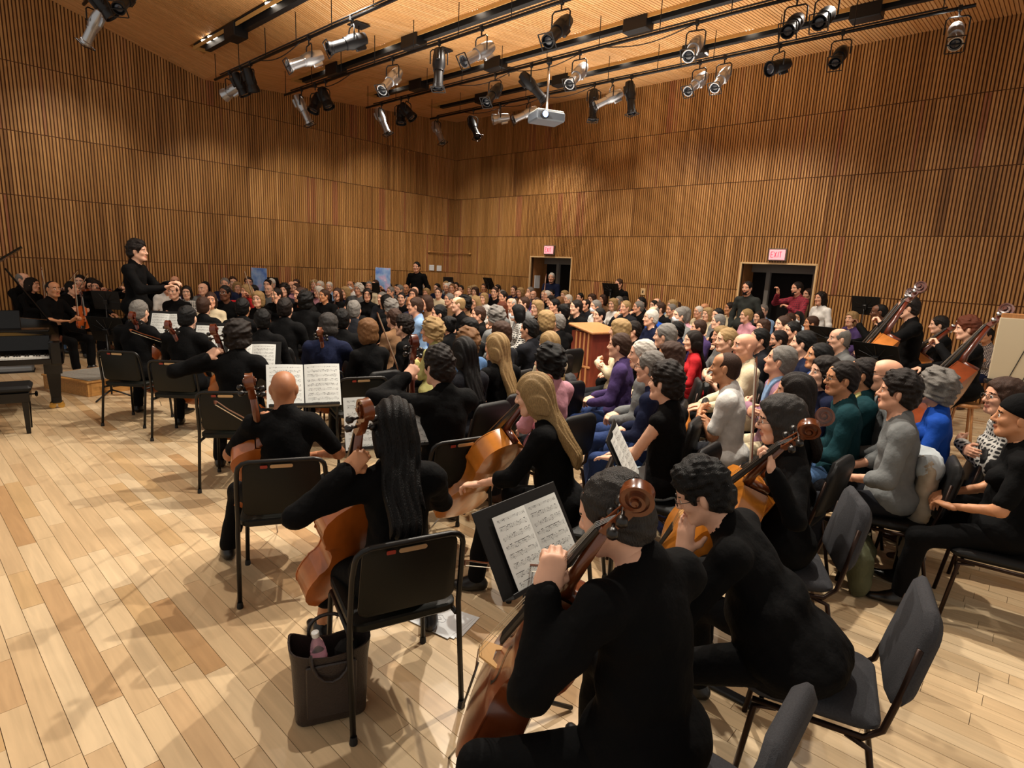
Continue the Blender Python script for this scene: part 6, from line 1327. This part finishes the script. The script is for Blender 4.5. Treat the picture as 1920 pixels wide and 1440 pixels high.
# flat black floor bar with pegs under the leaning player
q = G(1358, 1300, 0); ES = thing('endpin_stop', 'flat black endpin bar lying on the floor below the leaning player', 'floor bar', (q[0], q[1], 0), D2R(-42)); MB().bbox((0, 0, .012), (.30, .05, .02), .006).build('bar', MATS['rig_black'], ES); [MB().lathe([(.02, .02), (.018, .034), (.006, .036)], 10, M4(np.eye(3), (x, 0, 0))).build('peg', MATS['rig_black'], ES) for x in (-.11, .11)]
def drape(label, nm, cat_, px, py, z, yaw, parts, h=.016):
    p = G(px, py, z); t = thing(nm, label, cat_, (p[0], p[1], 0), D2R(yaw))
    for pn, m, caps, sd in parts:
        s = SDF()
        for a, b, ra, rb, fl in caps: s.cap(a, b, ra, rb, k=.05, flat=((0, 1., 0), fl))
        s.add_fn(wob(.010, 26, sd)); s.add_fn(wob(.005, 70, sd + 1)); V, Q = polygonize(s, h); V[:, 2] = np.maximum(V[:, 2], .004); link(pn, np_mesh(pn, V, Q, [MATS[m]]), t)
    return t
drape('beige and grey jacket hanging over the chair of the person in the grey sweatshirt', 'jacket', 'jacket', 1722, 935, .55, 62, [('body', 'coat_beige', [((-.12, 0, .74), (-.13, 0, .20), .10, .15, .45), ((.12, 0, .74), (.10, 0, .12), .10, .12, .45)], 3), ('hood', 'coat_grey', [((-.13, .0, .78), (.13, 0, .78), .095, .095, .8), ((0, -.03, .72), (0, -.05, .55), .11, .07, .6)], 5)])
drape('navy coat with an orange lining hung on a chair beside the sleeveless person', 'coat', 'coat', 1262, 880, .50, 60, [('body', 'coat_navy', [((0, 0, .66), (.02, 0, .10), .11, .14, .5)], 7), ('lining', 'coat_orange', [((.02, -.03, .80), (-.09, -.06, .45), .085, .045, .55), ((.05, -.02, .82), (.08, -.04, .62), .06, .05, .5)], 9)])
drape('black backpack and coat hanging on a chair left of the lectern', 'backpack', 'backpack', 1062, 760, .55, 55, [('body', 'pack_black', [((0, 0, .72), (0, 0, .22), .15, .14, .7)], 11), ('front_pocket', 'pack_black', [((0, -.10, .45), (0, -.10, .28), .10, .10, .6)], 13), ('strap', 'coat_grey', [((-.08, -.09, .80), (.06, -.12, .60), .012, .012, 1.), ((.06, -.12, .60), (.09, -.11, .40), .012, .012, 1.)], 15)], .014)
drape('olive shoulder bag with a pale strap on the floor under the right-hand chairs', 'shoulder_bag', 'bag', 1612, 1060, .14, 60, [('body', 'bag_olive', [((-.12, 0, .20), (.12, 0, .20), .10, .10, .7), ((-.12, 0, .09), (.12, 0, .09), .08, .08, .8)], 17), ('strap', 'strap_pale', [((.14, -.03, .30), (.17, -.05, .05), .018, .018, .6)], 19)], .014)
# cream board at the right edge, on a black stand
q = atY(1900, 656, 5.6); CBD = thing('cream_board', 'large cream board on a black stand, cut off by the right edge', 'board', (q[0], q[1], 0), D2R(-28)); mat('cream_panel', 'cdbfa2', .6); hh = .60; zc = q[2]
MB().bbox((.16, 0, zc), (.62, .03, hh), .004).build('panel', MATS['cream_panel'], CBD); MB().bbox((.16, .02, zc + hh / 2 + .02), (.60, .03, .05), .006).build('top_rail', MATS['jamb_wood'], CBD); MB().bbox((.16, .0, zc - hh / 2 - .025), (.66, .10, .04), .008).build('ledge', MATS['rig_black'], CBD)
for s in (-.2, .2): MB().tube([(.16 + s, .03, 0), (.16 + s, .03, zc - hh / 2)], .016, 6).build('post', MATS['rig_black'], CBD); MB().tube([(.16 + s, -.2, .02), (.16 + s, .25, .02)], .016, 6).build('foot', MATS['rig_black'], CBD)
for a in (-.02, .09): MB().tube([(.02 + a, -.018, zc - hh / 2), (.16 + a * 1.2, -.02, zc + .22)], .004, 5).build('cord', MATS['cable'], CBD)
